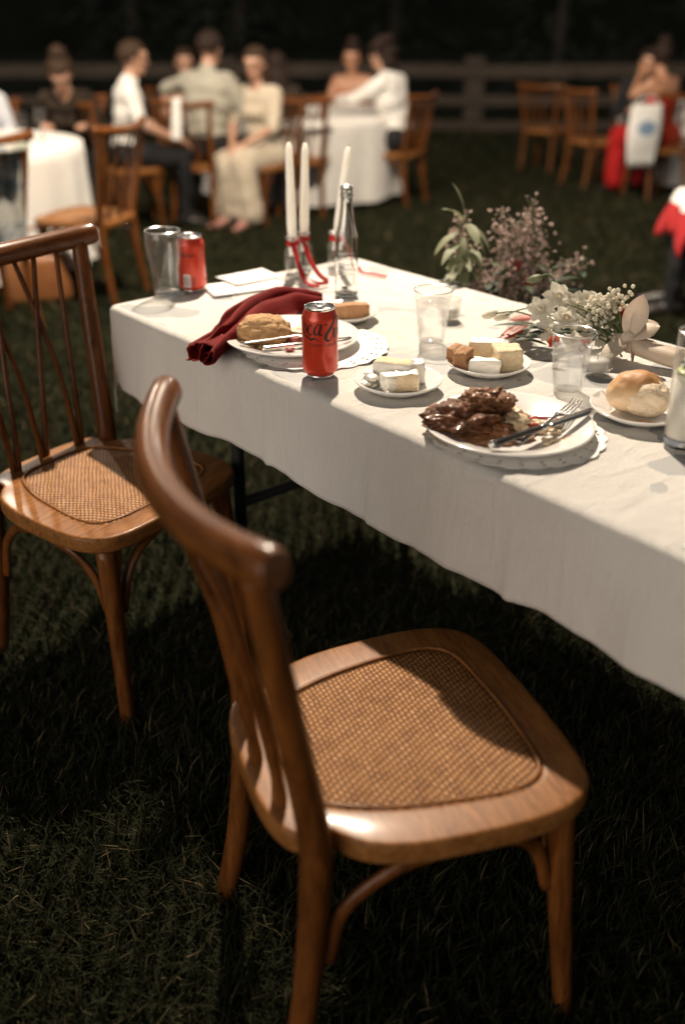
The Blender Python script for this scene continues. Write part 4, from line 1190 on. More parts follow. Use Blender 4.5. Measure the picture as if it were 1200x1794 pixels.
# --- wrapped white bouquet
def flower(mb, c, axis, r, n, seed, mi=0, cup=.35):
    rr = random.Random(seed); ax = Vector(axis).normalized(); s = ax.orthogonal().normalized(); t = ax.cross(s)
    for k in range(n):
        a = 2 * PI * k / n + rr.random() * .4
        d = (s * math.cos(a) + t * math.sin(a)) * 1.0 + ax * (cup + .25 * (rr.random() - .5))
        mb.leaf(c, d, ax, r * (.85 + .3 * rr.random()), r * .72, .25 + .3 * rr.random(), mi, n=5, cup=.3)
def bouquet():
    e = empty('bridal_bouquet', (.46, 1.90, TZ)); tag(e, 'white orchid bouquet tied with cream ribbon lying on the table', 'bouquet')
    rr = random.Random(12)
    L = lambda x, y, z: (x - .46, y - 1.90, z - TZ)
    for i, (p, ax, r, n) in enumerate([((.392, 1.930, .825), (-.5, -.7, .45), .030, 6), ((.425, 1.930, .850), (-.1, -.75, .6), .032, 6), ((.432, 1.885, .822), (.1, -.9, .4), .030, 6), ((.455, 1.915, .838), (.15, -.7, .6), .032, 6),
            ((.470, 1.880, .800), (.0, -.9, .3), .030, 6), ((.485, 1.935, .842), (.3, -.5, .8), .030, 6), ((.405, 1.895, .795), (-.4, -.8, .3), .028, 5), ((.445, 1.855, .785), (-.1, -.9, .2), .026, 5), ((.50, 1.875, .785), (.2, -.9, .3), .024, 5)]):
        mb = MB(); flower(mb, L(*p), ax, r, n, i); flower(mb, Vector(L(*p)) + Vector(ax).normalized() * .004, ax, r * .6, 4, i + 50, cup=.9)
        fl = mb.build('bloom', PETAL_WHITE, e)
        mb = MB(); mb.blob(Vector(L(*p)) + Vector(ax).normalized() * .008, .0045, .2, 2, i, 2); mb.build('flower_centre', SPONGE_YELLOW, fl)
    mb = MB()
    for i in range(230):
        t = rr.random(); c = Vector((.470 + .062 * t, 1.895 - .01 * t, .815 + .048 * t)) + Vector((rr.gauss(0, .013), rr.gauss(0, .013), rr.gauss(0, .011)))
        mb.blob(L(*c), .0034 + .0016 * rr.random(), .2, 2, i, 1)
    for i in range(90):
        c = Vector((.505, 1.885, .800)) + Vector((rr.gauss(0, .018), rr.gauss(0, .018), rr.gauss(0, .020)))
        mb.blob(L(*c), .0030 + .0012 * rr.random(), .2, 2, i, 1)
    o = mb.build('small_white_blossoms', PETAL_WHITE, e); o['kind'] = 'stuff'
    mb = MB()
    for i in range(34):
        b = Vector((.54 + rr.gauss(0, .01), 1.855 + rr.gauss(0, .012), .775 + rr.gauss(0, .008))); t = Vector((.40 + rr.random() * .14, 1.87 + rr.random() * .08, .77 + rr.random() * .09))
        m = b.lerp(t, .5) + Vector((0, 0, .012)); mb.tube(catmull([L(*b), L(*m), L(*t)], 4), [.0018] * 9, 5)
    mb.build('stems', STEM, e)
    for i, (bx, tx) in enumerate([((.40, 1.94, .80), (.300, 1.985, .800)), ((.41, 1.95, .815), (.33, 2.02, .785)), ((.44, 1.95, .83), (.378, 1.955, .880))]):
        m = Vector(bx).lerp(Vector(tx), .5) + Vector((0, 0, .012 + .02 * (i == 2)))
        mb = MB(); mb.tube(catmull([L(*bx), L(*m), L(*tx)], 5), [.0016] * 11, 6); st = mb.build('bud_stem', STEM, e)
        mb = MB(); mb.blob(L(*tx), (.017, .008, .008), .15, 2, i, 3, rot=Matrix.Rotation(-.3, 3, 'Y')); mb.build('bud', LEAF_PALE if i == 2 else PETAL_WHITE, st)
    mb = MB()
    for i in range(26):
        c = Vector((.365 + rr.random() * .16, 1.885 + rr.random() * .07, .765 + rr.random() * .03)); a = PI + rr.gauss(0, .7)
        mb.leaf(L(*c), (math.cos(a), math.sin(a) * .7, rr.random() * .35), (0, 0, 1), .045 + .03 * rr.random(), .018, .25, n=5)
    mb.build('leaves', LEAF_DARK, e)
    for i, (p, ax, r) in enumerate([((.428, 1.995, .828), (-.3, -.6, .6), .022), ((.540, 1.905, .825), (.4, -.6, .6), .020), ((.452, 1.838, .775), (.8, -.6, .2), .026), ((.405, 1.845, .790), (-.2, -.9, .0), .018)]):
        mb = MB(); flower(mb, L(*p), ax, r, 6, 70 + i, cup=1.1); mb.build('red_bloom', PETAL_RED, e)
    # cream ribbon: wrapped handle, knot, bow loops and tails
    mb = MB(); mb.tube(catmull([L(.525, 1.865, .785), L(.555, 1.840, .782), L(.59, 1.815, .776), L(.63, 1.785, .772)], 6), [.018, .0185, .019, .0195, .0195, .0195, .0200, .0205, .0205, .0205, .021, .021, .0215, .022, .0225, .023, .023, .0235, .024], 16, squash=(1.1, .8)); mb.build('ribbon_wrap', RIBBON_CREAM, e)
    mb = MB(); mb.blob(L(.543, 1.838, .797), (.014, .012, .013), .2, 2, 3, 3); mb.build('ribbon_knot', RIBBON_CREAM, e)
    for p, d, up, L_, w, cu in [((.543, 1.838, .800), (.28, .15, .95), (-.3, -.9, .2), .085, .046, -.25), ((.547, 1.842, .800), (.40, .22, .85), (.4, -.8, .2), .070, .040, .30),
                               ((.548, 1.838, .798), (.85, .15, .45), (.1, -.7, .7), .065, .040, .35), ((.546, 1.836, .797), (.80, -.05, .30), (-.1, -.6, .8), .060, .034, -.2),
                               ((.540, 1.836, .795), (-.72, -.55, -.38), (-.2, -.6, .8), .078, .034, .1), ((.544, 1.834, .793), (.05, -.75, -.62), (.8, -.4, .3), .052, .022, .1),
                               ((.552, 1.834, .795), (.82, -.42, -.34), (.1, -.6, .8), .095, .032, .1)]:
        mb = MB(); mb.leaf(L(*p), d, up, L_, w, cu, n=9, cup=.35); mb.build('ribbon_loop', RIBBON_CREAM, e, solid=.0007)
bouquet()
def calla(p, d, L, w, label):
    e = empty('fallen_petal', p); tag(e, label, 'petal')
    mb = MB(); mb.leaf((0, 0, 0), d, (0, 0, 1), L, w, -.1, n=8, cup=.5); mb.leaf((0, 0, .004), d, (.2, 0, 1), L * .9, w * .8, -.25, n=8, cup=-.4); mb.build('petal', PETAL_RED, e)
calla((.318, 1.940, .762), (.86, .35, .25), .078, .032, 'long orange red petal lying in front of the tealight at the bouquet tip')
calla((.352, 2.050, .768), (.95, -.15, .05), .070, .034, 'dark red petal lying behind the tealight at the bouquet tip')

# --- tall flower arrangement standing behind the table
def arrangement():
    bx, by = .42, 2.52
    e = empty('flower_arrangement', (bx, by, 0)); tag(e, 'tall arrangement of dusty pink blossom and drooping pale leaves behind the table', 'flowers')
    mb = MB(); mb.lathe([(0, 0), (.13, 0), (.13, .02), (.03, .03), (.022, .06), (.022, .44), (.06, .455), (.13, .46), (.13, .475), (0, .475)], 32); mb.build('stand', BLACK_METAL, e)
    mb = MB(); mb.lathe([(0, .476), (.06, .476), (.075, .53), (.085, .62), (.08, .625), (.07, .53), (0, .50)], 32); mb.build('vase', BLACK_METAL, e)
    rr = random.Random(5); sp = MB(); st = MB()
    tips = [((.29, .0, .89), .055), ((.31, .02, .80), .05), ((.405, .01, .895), .06), ((.43, .03, .85), .06), ((.40, .0, .79), .06), ((.463, .0, .935), .055), ((.485, -.01, .89), .06), ((.470, .02, .83), .06), ((.505, .0, .83), .05), ((.50, .01, .77), .06), ((.44, -.02, .76), .06), ((.62, .0, .785), .05), ((.585, .02, .75), .045), ((.455, .01, .90), .05), ((.42, .0, .87), .05), ((.345, .0, .745), .06), ((.28, -.01, .745), .05), ((.53, .0, .72), .05), ((.39, -.03, .72), .06)]
    for tip, rad in tips:
        b = Vector((rr.gauss(0, .03), rr.gauss(0, .03), .60)); t = Vector((tip[0] - bx, tip[1] + rr.gauss(0, .03), tip[2]))
        path = [Vector(q) for q in catmull([b, b.lerp(t, .5) + Vector((rr.gauss(0, .01), 0, .01)), t], 6)]
        st.tube(path, list(np.linspace(.003, .0012, len(path))), 5)
        for k in range(90):
            u = 1 - rr.random() ** 1.6 * .55; c = path[min(int(u * (len(path) - 1)), len(path) - 1)] + Vector((rr.gauss(0, .016), rr.gauss(0, .014), rr.gauss(0, .017)))
            ax = Vector((rr.gauss(0, 1), rr.gauss(0, 1) - .4, rr.gauss(0, 1) + .3))
            flower(sp, c, ax, .0050 + .0028 * rr.random(), 5, k, cup=.5)
            if k % 2 == 0: st.tube([path[min(int(u * (len(path) - 1)), len(path) - 1)], c], .0007, 4)
    o = sp.build('pink_blossom_sprays', PETAL_PINK, e); o['kind'] = 'stuff'
    st.build('stems', STEM, e)
    for k in range(17):
        a = rr.random() * 2 * PI; zz = .76 + .135 * (k / 16)
        p = (.305 - bx + .012 * math.cos(a), .012 * math.sin(a) - .005, zz)
        d = (math.cos(a) * .55, math.sin(a) * .4 - .35, (.9 if k > 14 else .15 - .9 * rr.random()))
        mb = MB(); mb.leaf(p, d, (0, 0, 1), .070 + .030 * rr.random(), .024 + .008 * rr.random(), .35 + .45 * rr.random(), n=9, cup=.22); mb.build('leaf', LEAF_PALE, e)
    mb = MB(); mb.tube(catmull([(-.03, 0, .60), (-.10, 0, .75), (-.115, 0, .90)], 5), [.003] * 11, 6); mb.build('leaf_stem', STEM, e)
    mb = MB()
    for i in range(60):
        a = rr.random() * 2 * PI; mb.leaf((rr.gauss(0, .07), rr.gauss(0, .03), .66 + rr.random() * .10), (math.cos(a), math.sin(a), .3), (0, 0, 1), .06 + .04 * rr.random(), .022, .4, n=4)
    mb.build('dark_leaves', LEAF_DARK, e)
    for i, (x, y, z) in enumerate([(.428, -.03, .805 - .03), (.46, -.03, .735)]):
        mb = MB(); flower(mb, (x - bx, y, z), (0, -.7, .6), .022, 7, 90 + i, cup=1.0); mb.build('red_bloom', PETAL_RED, e)
arrangement()

# fallen leaf on the lawn
mb = MB(); mb.leaf((0, 0, 0), (1, .2, .05), (0, 0, 1), .075, .034, .15, n=6); tag(mb.build('fallen_leaf', mottled('dry leaf', (.10, .045, .02), (.17, .08, .035), 30, .8), loc=(.10, 1.86, .045)), 'dry brown leaf lying on the grass under the table', 'leaf')

# ------------------------------------------------------------------ guests
SKIN = mottled('skin', (.40, .21, .135), (.50, .285, .19), 9, .5, sss=.05)
SKIN_TAN = mottled('tanned skin', (.33, .155, .085), (.42, .215, .125), 9, .5, sss=.05)
LIP = mottled('lips', (.34, .11, .09), (.40, .14, .11), 30, .4)
EYE = mottled('eye', (.03, .022, .02), (.06, .045, .04), 40, .3)
HAIR_BROWN = mottled('brown hair', (.020, .010, .005), (.050, .027, .014), 60, .6, spec=.2, bump=.8, bscale=120, vscale=(3, 3, .6))
HAIR_DARK = mottled('dark hair', (.010, .005, .003), (.026, .013, .008), 60, .6, spec=.2, bump=.8, bscale=120, vscale=(3, 3, .6))
HAIR_FAIR = mottled('fair hair', (.14, .085, .04), (.26, .17, .09), 60, .5, bump=.8, bscale=120, vscale=(3, 3, .6))
C_WHITE = cloth_mat('white shirt cotton', (.70, .67, .62), (.78, .75, .70), bump=.8, big=9, stretch=(14, 14, 9))
C_OLIVE = cloth_mat('olive grey shirt', (.30, .28, .225), (.38, .36, .29), bump=.8, big=9, stretch=(14, 14, 9))
C_CREAM = cloth_mat('cream dress fabric', (.42, .35, .26), (.52, .45, .35), bump=.5, big=14, stretch=(30, 30, 5))
C_BLACK = cloth_mat('black trousers', (.010, .010, .011), (.020, .019, .020), bump=.3, big=9)
C_JACKET = cloth_mat('dark brown jacket', (.022, .015, .010), (.045, .032, .022), bump=.4, big=9)
C_RED = cloth_mat('red dress fabric', (.26, .006, .006), (.38, .016, .014), bump=.3, big=9)
C_ORANGE = cloth_mat('rust satin dress', (.34, .07, .03), (.44, .12, .06), bump=.3, big=9)
C_BLUE = cloth_mat('pale blue shirt', (.46, .48, .52), (.54, .55, .58), bump=.3, big=9)
SHOE = mottled('dark shoe leather', (.012, .010, .009), (.03, .025, .02), 20, .4)
SHOE_PINK = mottled('pink sandal', (.42, .18, .15), (.52, .26, .22), 20, .5)

def capsule(mb, a, b, ra, rb, n=12, flat=1.0):
    a = Vector(a); b = Vector(b); d = b - a
    if d.length < 1e-5: d = Vector((0, 0, 1e-4)); b = a + d
    t = d.normalized(); ref = Vector((0, 1, 0)) if abs(t.y) < .8 else Vector((1, 0, 0))
    s = t.cross(ref).normalized(); u = s.cross(t).normalized()
    rings = [(a - t * ra * math.cos(q), ra * math.sin(q)) for q in (.35, .75, 1.15, PI / 2)] + [(b + t * rb * math.sin(q), rb * math.cos(q)) for q in (0, .42, .82, 1.22)]
    vs = [a - t * ra]
    for c, r in rings:
        for k in range(n):
            an = 2 * PI * k / n
            vs.append(c + s * math.cos(an) * r + u * math.sin(an) * r * flat)
    vs.append(b + t * rb)
    fs = [(0, 1 + (k + 1) % n, 1 + k) for k in range(n)]
    m = len(rings)
    for i in range(m - 1):
        for k in range(n): fs.append((1 + i * n + k, 1 + i * n + (k + 1) % n, 1 + (i + 1) * n + (k + 1) % n, 1 + (i + 1) * n + k))
    L = len(vs) - 1
    fs += [(L, 1 + (m - 1) * n + k, 1 + (m - 1) * n + (k + 1) % n) for k in range(n)]
    mb.add(vs, fs)

def person(loc, face, label, pose='sit', lean=12, side=0, top=C_WHITE, sleeve='long', bottom=C_BLACK, shoe=SHOE, skin=SKIN, hair=HAIR_BROWN, style='short',
           head=(0, 0), hands=None, female=False, skirt=None, strapless=False, sc=1.0, legs=None, neckline=False):
    """face: world direction the body faces; hands: {'L':(elbow, wrist), 'R':...} in body space (x right, y forward, z up from the ground)"""
    e = empty('person', (loc[0], loc[1], ground_z(loc[1])), math.atan2(face[1], face[0]) - PI / 2)
    e.scale = (sc, sc, sc); tag(e, label, 'person')
    mats = [skin, top, bottom, shoe, LIP, EYE]
    P = []                                                       # (a, b, ra, rb, flat, material)
    def cap(a, b, ra, rb=None, m=0, flat=1.0): P.append((Vector(a), Vector(b), ra, ra if rb is None else rb, flat, m))
    hipz = .545 if pose == 'sit' else .92
    ph = R(lean); sd = R(side); piv = Vector((0, 0, hipz)); Mt = Matrix.Rotation(sd, 3, 'Y') @ Matrix.Rotation(-ph, 3, 'X')
    def tw(x, y, z): return piv + Mt @ Vector((x, y, z))          # torso space measured up from the hips
    wf = .9 if female else 1.0
    sh = .165 * wf + .012
    # torso
    cap(tw(-.085, -.01, .0), tw(.085, -.01, .0), .118 * (1.02 if female else 1), m=2)
    cap(tw(-.045 * wf, 0, .08), tw(.045 * wf, 0, .08), .112 * wf, m=1); cap(tw(-.04 * wf, 0, .18), tw(.04 * wf, 0, .18), .108 * wf, m=1)
    cap(tw(-.07 * wf, .0, .30), tw(.07 * wf, .0, .30), .116 * wf, m=1, flat=.95); cap(tw(-.09 * wf, -.005, .40), tw(.09 * wf, -.005, .40), .098 * wf, m=1 if not strapless else 0)
    cap(tw(-sh + .02, -.01, .455), tw(sh - .02, -.01, .455), .062, m=0 if strapless else 1)
    cap(tw(0, -.015, .46), tw(0, .0, .52), .075, .058, m=0 if (strapless or neckline) else 1)
    if female and not strapless:
        for s in (-1, 1): cap(tw(s * .06, .075, .325), tw(s * .055, .085, .32), .055, m=1)
    if female and strapless:
        for s in (-1, 1): cap(tw(s * .06, .070, .315), tw(s * .055, .08, .31), .055, m=1)
    # neck and head
    nb = tw(0, .0, .50); yaw, pit = R(head[0]), R(head[1])
    Mh = Matrix.Rotation(-yaw, 3, 'Z') @ Matrix.Rotation(-pit, 3, 'X')
    hc = nb + Mt @ Vector((0, .012, .075)) + Mh @ Vector((0, .015, .085))
    def hd(x, y, z): return hc + Mh @ Vector((x, y, z))
    cap(nb, hd(0, -.015, -.07), .055 * (.9 if female else 1), .050 * (.9 if female else 1))
    cap(hd(0, -.018, .030), hd(0, .022, .036), .079, .073); cap(hd(0, .02, -.02), hd(0, .034, -.055), .066, .050); cap(hd(0, .045, -.075), hd(0, .058, -.082), .030, .024)
    cap(hd(0, .088, .010), hd(0, .106, -.020), .010, .013); cap(hd(-.028, .082, .030), hd(.028, .082, .030), .018)
    for s in (-1, 1): cap(hd(s * .076, -.005, .012), hd(s * .079, -.008, -.020), .012, .010)
    # arms
    default = {'L': ((-.25, .10, hipz + .20), (-.16, .34, hipz + .235)), 'R': ((.25, .10, hipz + .20), (.16, .34, hipz + .235))}
    hands = {**default, **(hands or {})}
    for k, s in (('L', -1), ('R', 1)):
        shp = tw(s * sh, -.01, .445); el, wr = Vector(hands[k][0]), Vector(hands[k][1])
        up = 1 if sleeve in ('long', 'half') else 0; fo = 1 if sleeve == 'long' else 0
        cap(shp, el, .054 * wf + (.006 if up else 0), .042 * wf + (.006 if up else 0), m=up)
        cap(el, el.lerp(wr, .9), .040 * wf + (.006 if fo else 0), .029 * wf + (.006 if fo else 0), m=fo)
        d = (wr - el).normalized(); q = d.cross(Vector((0, 0, 1)))
        q = q.normalized() if q.length > .05 else Vector((1, 0, 0)); nrm = q.cross(d).normalized()
        pm = wr + d * .05
        cap(wr, wr + d * .02, .025); 
        for j in (-1, 0, 1): cap(wr + d * .015 + q * j * .014, wr + d * .085 + q * j * .022, .016, .013)
        for j, (lw, o_) in enumerate(((.066, -.030), (.076, -.010), (.070, .010), (.056, .029))):
            b0 = wr + d * .085 + q * o_; b1 = b0 + d * lw * .5 - nrm * .008 + q * o_ * .12; b2 = b1 + d * lw * .36 - nrm * .024
            cap(b0, b1, .0098, .0092); cap(b1, b2, .0092, .0082)
        th0 = wr + d * .025 - q * s * .026; th1 = th0 + d * .034 - q * s * .026 - nrm * .008; cap(th0, th1, .0135, .0115); cap(th1, th1 + d * .030 - nrm * .006, .0112, .0092)
    # legs
    if pose == 'sit':
        LG = legs or {'L': ((-.105, .42, .52), (-.11, .40, .10)), 'R': ((.105, .42, .52), (.11, .40, .10))}
    else:
        LG = legs or {'L': ((-.09, .02, .50), (-.09, -.02, .09)), 'R': ((.09, .02, .50), (.10, .0, .09))}
    for k, s in (('L', -1), ('R', 1)):
        hip = Vector((s * .09, 0, hipz)); kn, an = Vector(LG[k][0]), Vector(LG[k][1])
        bare = bottom is None or skirt == 'knee'
        cap(hip, kn, .092, .062, m=2); cap(kn, kn.lerp(an, .35), .062, .058, m=2 if not skirt else 0); cap(kn.lerp(an, .35), an, .058, .040, m=2 if not skirt else 0)
        fdir = Vector((s * .15, 1, 0)).normalized()
        cap(an + Vector((0, -.03, -.035)), an + fdir * .09 + Vector((0, 0, -.055)), .036, .034, m=3); cap(an + fdir * .09 + Vector((0, 0, -.058)), an + fdir * .165 + Vector((0, 0, -.068)), .034, .024, m=3)
    if skirt == 'long':
        kz = (Vector(LG['L'][0]) + Vector(LG['R'][0])) / 2; az = (Vector(LG['L'][1]) + Vector(LG['R'][1])) / 2
        cap((-.08, .0, hipz), kz + Vector((-.08, 0, 0)), .115, .10, m=2); cap((.08, .0, hipz), kz + Vector((.08, 0, 0)), .115, .10, m=2)
        for o_ in (-.11, -.04, .04, .11): cap(kz + Vector((o_, .0, -.02)), az + Vector((o_ * 1.4, -.03, .03)), .085, .085, m=2)
    # one continuous skin from all of it
    mb = MB()
    for a, b, ra, rb, fl, m in P: capsule(mb, a, b, ra, rb, flat=fl)
    me = bpy.data.meshes.new('body_source'); me.from_pydata(mb.v, [], mb.f); me.update()
    tmp = bpy.data.objects.new('body_source', me); COL.objects.link(tmp)
    md = tmp.modifiers.new('join', 'REMESH'); md.mode = 'VOXEL'; md.voxel_size = .0085
    sm = tmp.modifiers.new('soften', 'SMOOTH'); sm.factor = .5; sm.iterations = 5
    dg = bpy.context.evaluated_depsgraph_get(); body = bpy.data.meshes.new_from_object(tmp.evaluated_get(dg))
    bpy.data.objects.remove(tmp); bpy.data.meshes.remove(me)
    nP = len(body.polygons); cen = np.empty(nP * 3); body.polygons.foreach_get('center', cen); cen = cen.reshape(-1, 3)
    best = np.full(nP, 1e9); mi = np.zeros(nP, np.int32)
    for a, b, ra, rb, fl, m in P:
        A = np.array(a); B = np.array(b); d = B - A; L2 = max(d @ d, 1e-9)
        t = np.clip((cen - A) @ d / L2, 0, 1); dist = np.linalg.norm(cen - A - t[:, None] * d, axis=1) - (ra + (rb - ra) * t) - (.004 if m in (1, 2) else 0)
        w = dist < best; best[w] = dist[w]; mi[w] = m
    bm = bmesh.new(); bm.from_mesh(body); bm.normal_update()
    bm.verts.ensure_lookup_table()
    cloth_v = set()
    for f in bm.faces:                                           # creases in the cloth, none in the skin
        if mi[f.index] in (1, 2): cloth_v.update(v.index for v in f.verts)
    sh_ = Vector((loc[0] * 3, loc[1], 0))
    for i_ in cloth_v:
        v = bm.verts[i_]; p = v.co
        v.co = p + v.normal * (.011 * mnoise.noise(Vector((p.x * 9, p.y * 9, p.z * 13)) + sh_) + .008 * (.5 - abs(mnoise.noise(Vector((p.x * 13 + p.z * 6, p.y * 13, p.z * 17)) + sh_))))
    body.materials.clear()
    for m in mats: body.materials.append(m if m else skin)
    bm.to_mesh(body); bm.free()
    body.polygons.foreach_set('material_index', mi); body.polygons.foreach_set('use_smooth', [True] * nP)
    # eyes and mouth sit in the same mesh
    ex = MB()
    for s in (-1, 1): ex.blob(hd(s * .031, .089, .012), (.013, .006, .007), 0, 1, 1, 2, mi=5, rot=Mh)
    for s in (-1, 1): ex.blob(hd(s * .033, .096, .034), (.020, .006, .004), 0, 1, 1, 2, mi=5, rot=Mh)
    ex.blob(hd(0, .090, -.050), (.022, .007, .007), 0, 1, 1, 2, mi=4, rot=Mh)
    bm = bmesh.new(); bm.from_mesh(body); off = len(bm.verts)
    nv = [bm.verts.new(v) for v in ex.v]
    for f, m in zip(ex.f, ex.m):
        q = bm.faces.new([nv[i] for i in f]); q.material_index = m; q.smooth = True
    bm.to_mesh(body); bm.free()
    body.name = 'body'; o = bpy.data.objects.new('body', body); COL.objects.link(o); o.parent = e
    # hair
    mb = MB(); bmh = bmesh.new(); bmesh.ops.create_uvsphere(bmh, u_segments=36, v_segments=24, radius=1)
    keep = []; co = []
    for v in bmh.verts:
        p = v.co.normalized(); k = 1 + .05 * mnoise.noise(p * 5 + Vector((loc[0], loc[1], 0)))
        thick = 1.0 + (.10 if style != 'short' else .05)
        co.append(hd(p.x * .084 * thick * k, p.y * .098 * thick * k - .010, p.z * .092 * thick * k + .034 + (.012 if style == 'curly' else 0)))
    low = -.45 if style == 'short' else -.75
    for f in bmh.faces:
        c = f.calc_center_median().normalized()
        if (c.y > .30 and c.z < .42) or (c.y > -.15 and c.z < -.10) or c.z < low: continue
        mb.f.append(tuple(v.index for v in f.verts)); mb.m.append(0)
    mb.v = [tuple(c) for c in co]; bmh.free()
    if style == 'long':
        for s in (-1, 1): mb.blob(hd(s * .065, -.045, -.09), (.035, .05, .13), .2, 2, 3, 4, rot=Mh)
        mb.blob(hd(0, -.075, -.12), (.085, .04, .16), .2, 2, 5, 4, rot=Mh)
    if style == 'bun': mb.blob(hd(0, -.06, .145), (.055, .055, .048), .2, 3, 5, 4, rot=Mh); mb.blob(hd(0, -.05, .06), (.085, .075, .075), .12, 3, 6, 4, rot=Mh)
    if style == 'curly':
        for q in range(16):
            a = q * 2.4; mb.blob(hd(.075 * math.cos(a), -.04 + .07 * math.sin(a), .03 + .07 * ((q * 7) % 5 - 1.2) / 3), .042, .3, 3, q, 3, rot=Mh)
        mb.blob(hd(0, -.07, -.06), (.085, .05, .08), .2, 3, 9, 4, rot=Mh)
    mb.build('hair', hair, e, solid=.012 if style == 'short' else .006)
    return e

person((-1.60, 7.78), (.96, .28), 'man in a white shirt and dark trousers sitting in profile, hand on his knee', lean=8, top=C_WHITE, sleeve='half', hair=HAIR_BROWN, head=(-6, 4), sc=.98,
       hands={'R': ((.24, .10, .78), (.15, .36, .66)), 'L': ((-.24, .12, .78), (-.12, .38, .66))})
person((-1.03, 8.05), (.30, .95), 'man in an olive grey shirt seen from behind, one elbow out', lean=9, top=C_OLIVE, hair=HAIR_DARK, head=(10, 6), sc=1.03,
       hands={'L': ((-.36, .10, .93), (-.20, .34, .95)), 'R': ((.27, .12, .76), (.16, .36, .78))})
person((-.60, 8.06), (-.62, -.78), 'woman in a long cream dress sitting sideways to the table', lean=4, top=C_CREAM, sleeve='half', bottom=C_CREAM, shoe=SHOE_PINK, hair=HAIR_BROWN, style='long', head=(-18, 8), female=True, skirt='long', sc=.95,
       hands={'L': ((-.22, .12, .76), (-.06, .30, .64)), 'R': ((.22, .12, .76), (.06, .30, .64))}, legs={'L': ((-.10, .36, .50), (-.12, .36, .10)), 'R': ((.10, .36, .50), (.08, .38, .10))}, neckline=True)
person((-.46, 8.75), (-.55, .83), 'person with long dark hair hidden behind the woman in cream', lean=14, top=C_JACKET, hair=HAIR_DARK, style='long', head=(20, 15), female=True, sc=.93)
person((-1.50, 10.0), (.55, -.83), 'woman across the round table half hidden by the olive grey shirt', lean=12, top=C_CREAM, sleeve='none', hair=HAIR_BROWN, style='long', head=(25, 4), female=True, strapless=True, sc=.95)
person((.10, 10.15), (-.1, -1), 'woman with bare shoulders in a rust dress facing across the round table', lean=8, top=C_ORANGE, sleeve='none', bottom=C_RED, skin=SKIN_TAN, hair=HAIR_DARK, style='bun', head=(4, 4), female=True, strapless=True, skirt='long', sc=.97)
person((.47, 9.02), (-.86, .50), 'person in a white shirt with dark curly hair leaning over the round table', lean=12, top=C_WHITE, hair=HAIR_DARK, style='curly', head=(8, 22), sc=1.0,
       hands={'L': ((-.25, .30, .86), (-.12, .52, .84)), 'R': ((.25, .32, .86), (.10, .52, .84))})
person((-2.02, 7.95), (.12, -1), 'woman in a dark brown jacket with hair tied up, looking down', lean=26, top=C_JACKET, hair=HAIR_BROWN, style='bun', head=(0, 34), female=True, neckline=True, sc=.97)
person((-2.50, 7.3), (.1, -1), 'person in a pale blue shirt cut off at the picture edge beside the dark jacket', lean=10, top=C_BLUE, hair=HAIR_BROWN, head=(0, 10), sc=.95)
person((2.83, 9.40), (-.55, .84), 'woman in a strapless red dress turned to her neighbour', lean=10, top=C_RED, sleeve='none', bottom=C_RED, skin=SKIN_TAN, hair=HAIR_DARK, style='bun', head=(25, 5), female=True, strapless=True, skirt='long', sc=.97,
       hands={'L': ((-.24, .18, .90), (-.06, .28, 1.06))})
person((2.78, 10.0), (-.1, -1), 'person in a black suit and white shirt behind the woman in red', lean=8, top=C_BLACK, hair=HAIR_DARK, head=(-15, 10), sc=.95)
person((2.12, 5.0), (-1, .12), 'person in black trousers sitting by the lawn, only a leg in the picture', lean=4, top=C_WHITE, bottom=C_BLACK, hair=HAIR_DARK, sc=1.0, hands={'L': ((-.25, -.02, .78), (-.20, .12, .70)), 'R': ((.25, -.02, .78), (.20, .12, .70))},
       legs={'L': ((-.10, .42, .52), (-.10, .46, .10)), 'R': ((.10, .44, .53), (.12, .40, .10))})
chair(2.12, 5.0, (-1, .12), 'bentwood chair under the person in black trousers')
chair(-.46, 8.75 - .02, (-.55, .83), 'bentwood chair under the person with long dark hair')
chair(-1.50, 10.0, (.55, -.83), 'bentwood chair under the woman half hidden across the round table')
chair(.10, 10.15, (-.1, -1), 'bentwood chair under the woman with bare shoulders')
chair(-.60, 8.06, (-.62, -.78), 'bentwood chair under the woman in the cream dress')
chair(-2.02, 7.95, (.12, -1), 'bentwood chair under the woman in the dark brown jacket')
chair(-2.50, 7.3, (.1, -1), 'bentwood chair under the person in the pale blue shirt')
chair(2.78, 10.0, (-.1, -1), 'bentwood chair under the person in the black suit')

# ------------------------------------------------------------------ round tables of the guests
def round_table(x, y, r, label, label2, hem=.10):
    z0 = ground_z(y)
    e = empty('round_table', (x, y, z0)); tag(e, label, 'table', 'round guest tables')
    mb = MB(); mb.lathe([(0, .74), (r - .01, .74), (r, .735), (r, .715), (r - .01, .71), (0, .71)], 64); mb.build('table_top', PVC, e)
    for k in range(4):
        a = PI / 4 + k * PI / 2; mb = MB(); mb.tube([(.5 * math.cos(a), .5 * math.sin(a), .01), (.42 * math.cos(a), .42 * math.sin(a), .712)], .016, 8); mb.build('leg', BLACK_METAL, e)
    n = 200; g = []
    for i in range(26):
        row = []
        for k in range(n + 1):
            a = 2 * PI * k / n
            if i < 10: rr = r * (i / 9) ** .6 * .998; zz = .7425
            else:
                t = (i - 9) / 16; f = math.sin(a * 14 + 1.5 * math.sin(a * 3)) + .5 * math.sin(a * 23 + 1)
                rr = r + .006 + t * (.02 + .022 * f); zz = .7425 - .004 - (.7425 - hem) * t + .006 * math.sin(a * 9) * t
            row.append((rr * math.cos(a), rr * math.sin(a), zz))
        g.append(row)
    mb = MB(); mb.sheet(g); o = mb.build('round_tablecloth', LINEN, loc=(x, y, z0)); tag(o, label2, 'tablecloth', 'white cloths on the round tables')
round_table(-.36, 9.35, .86, 'round table under a white cloth between the white shirted diners', 'white cloth on the round table of the white shirted diners')
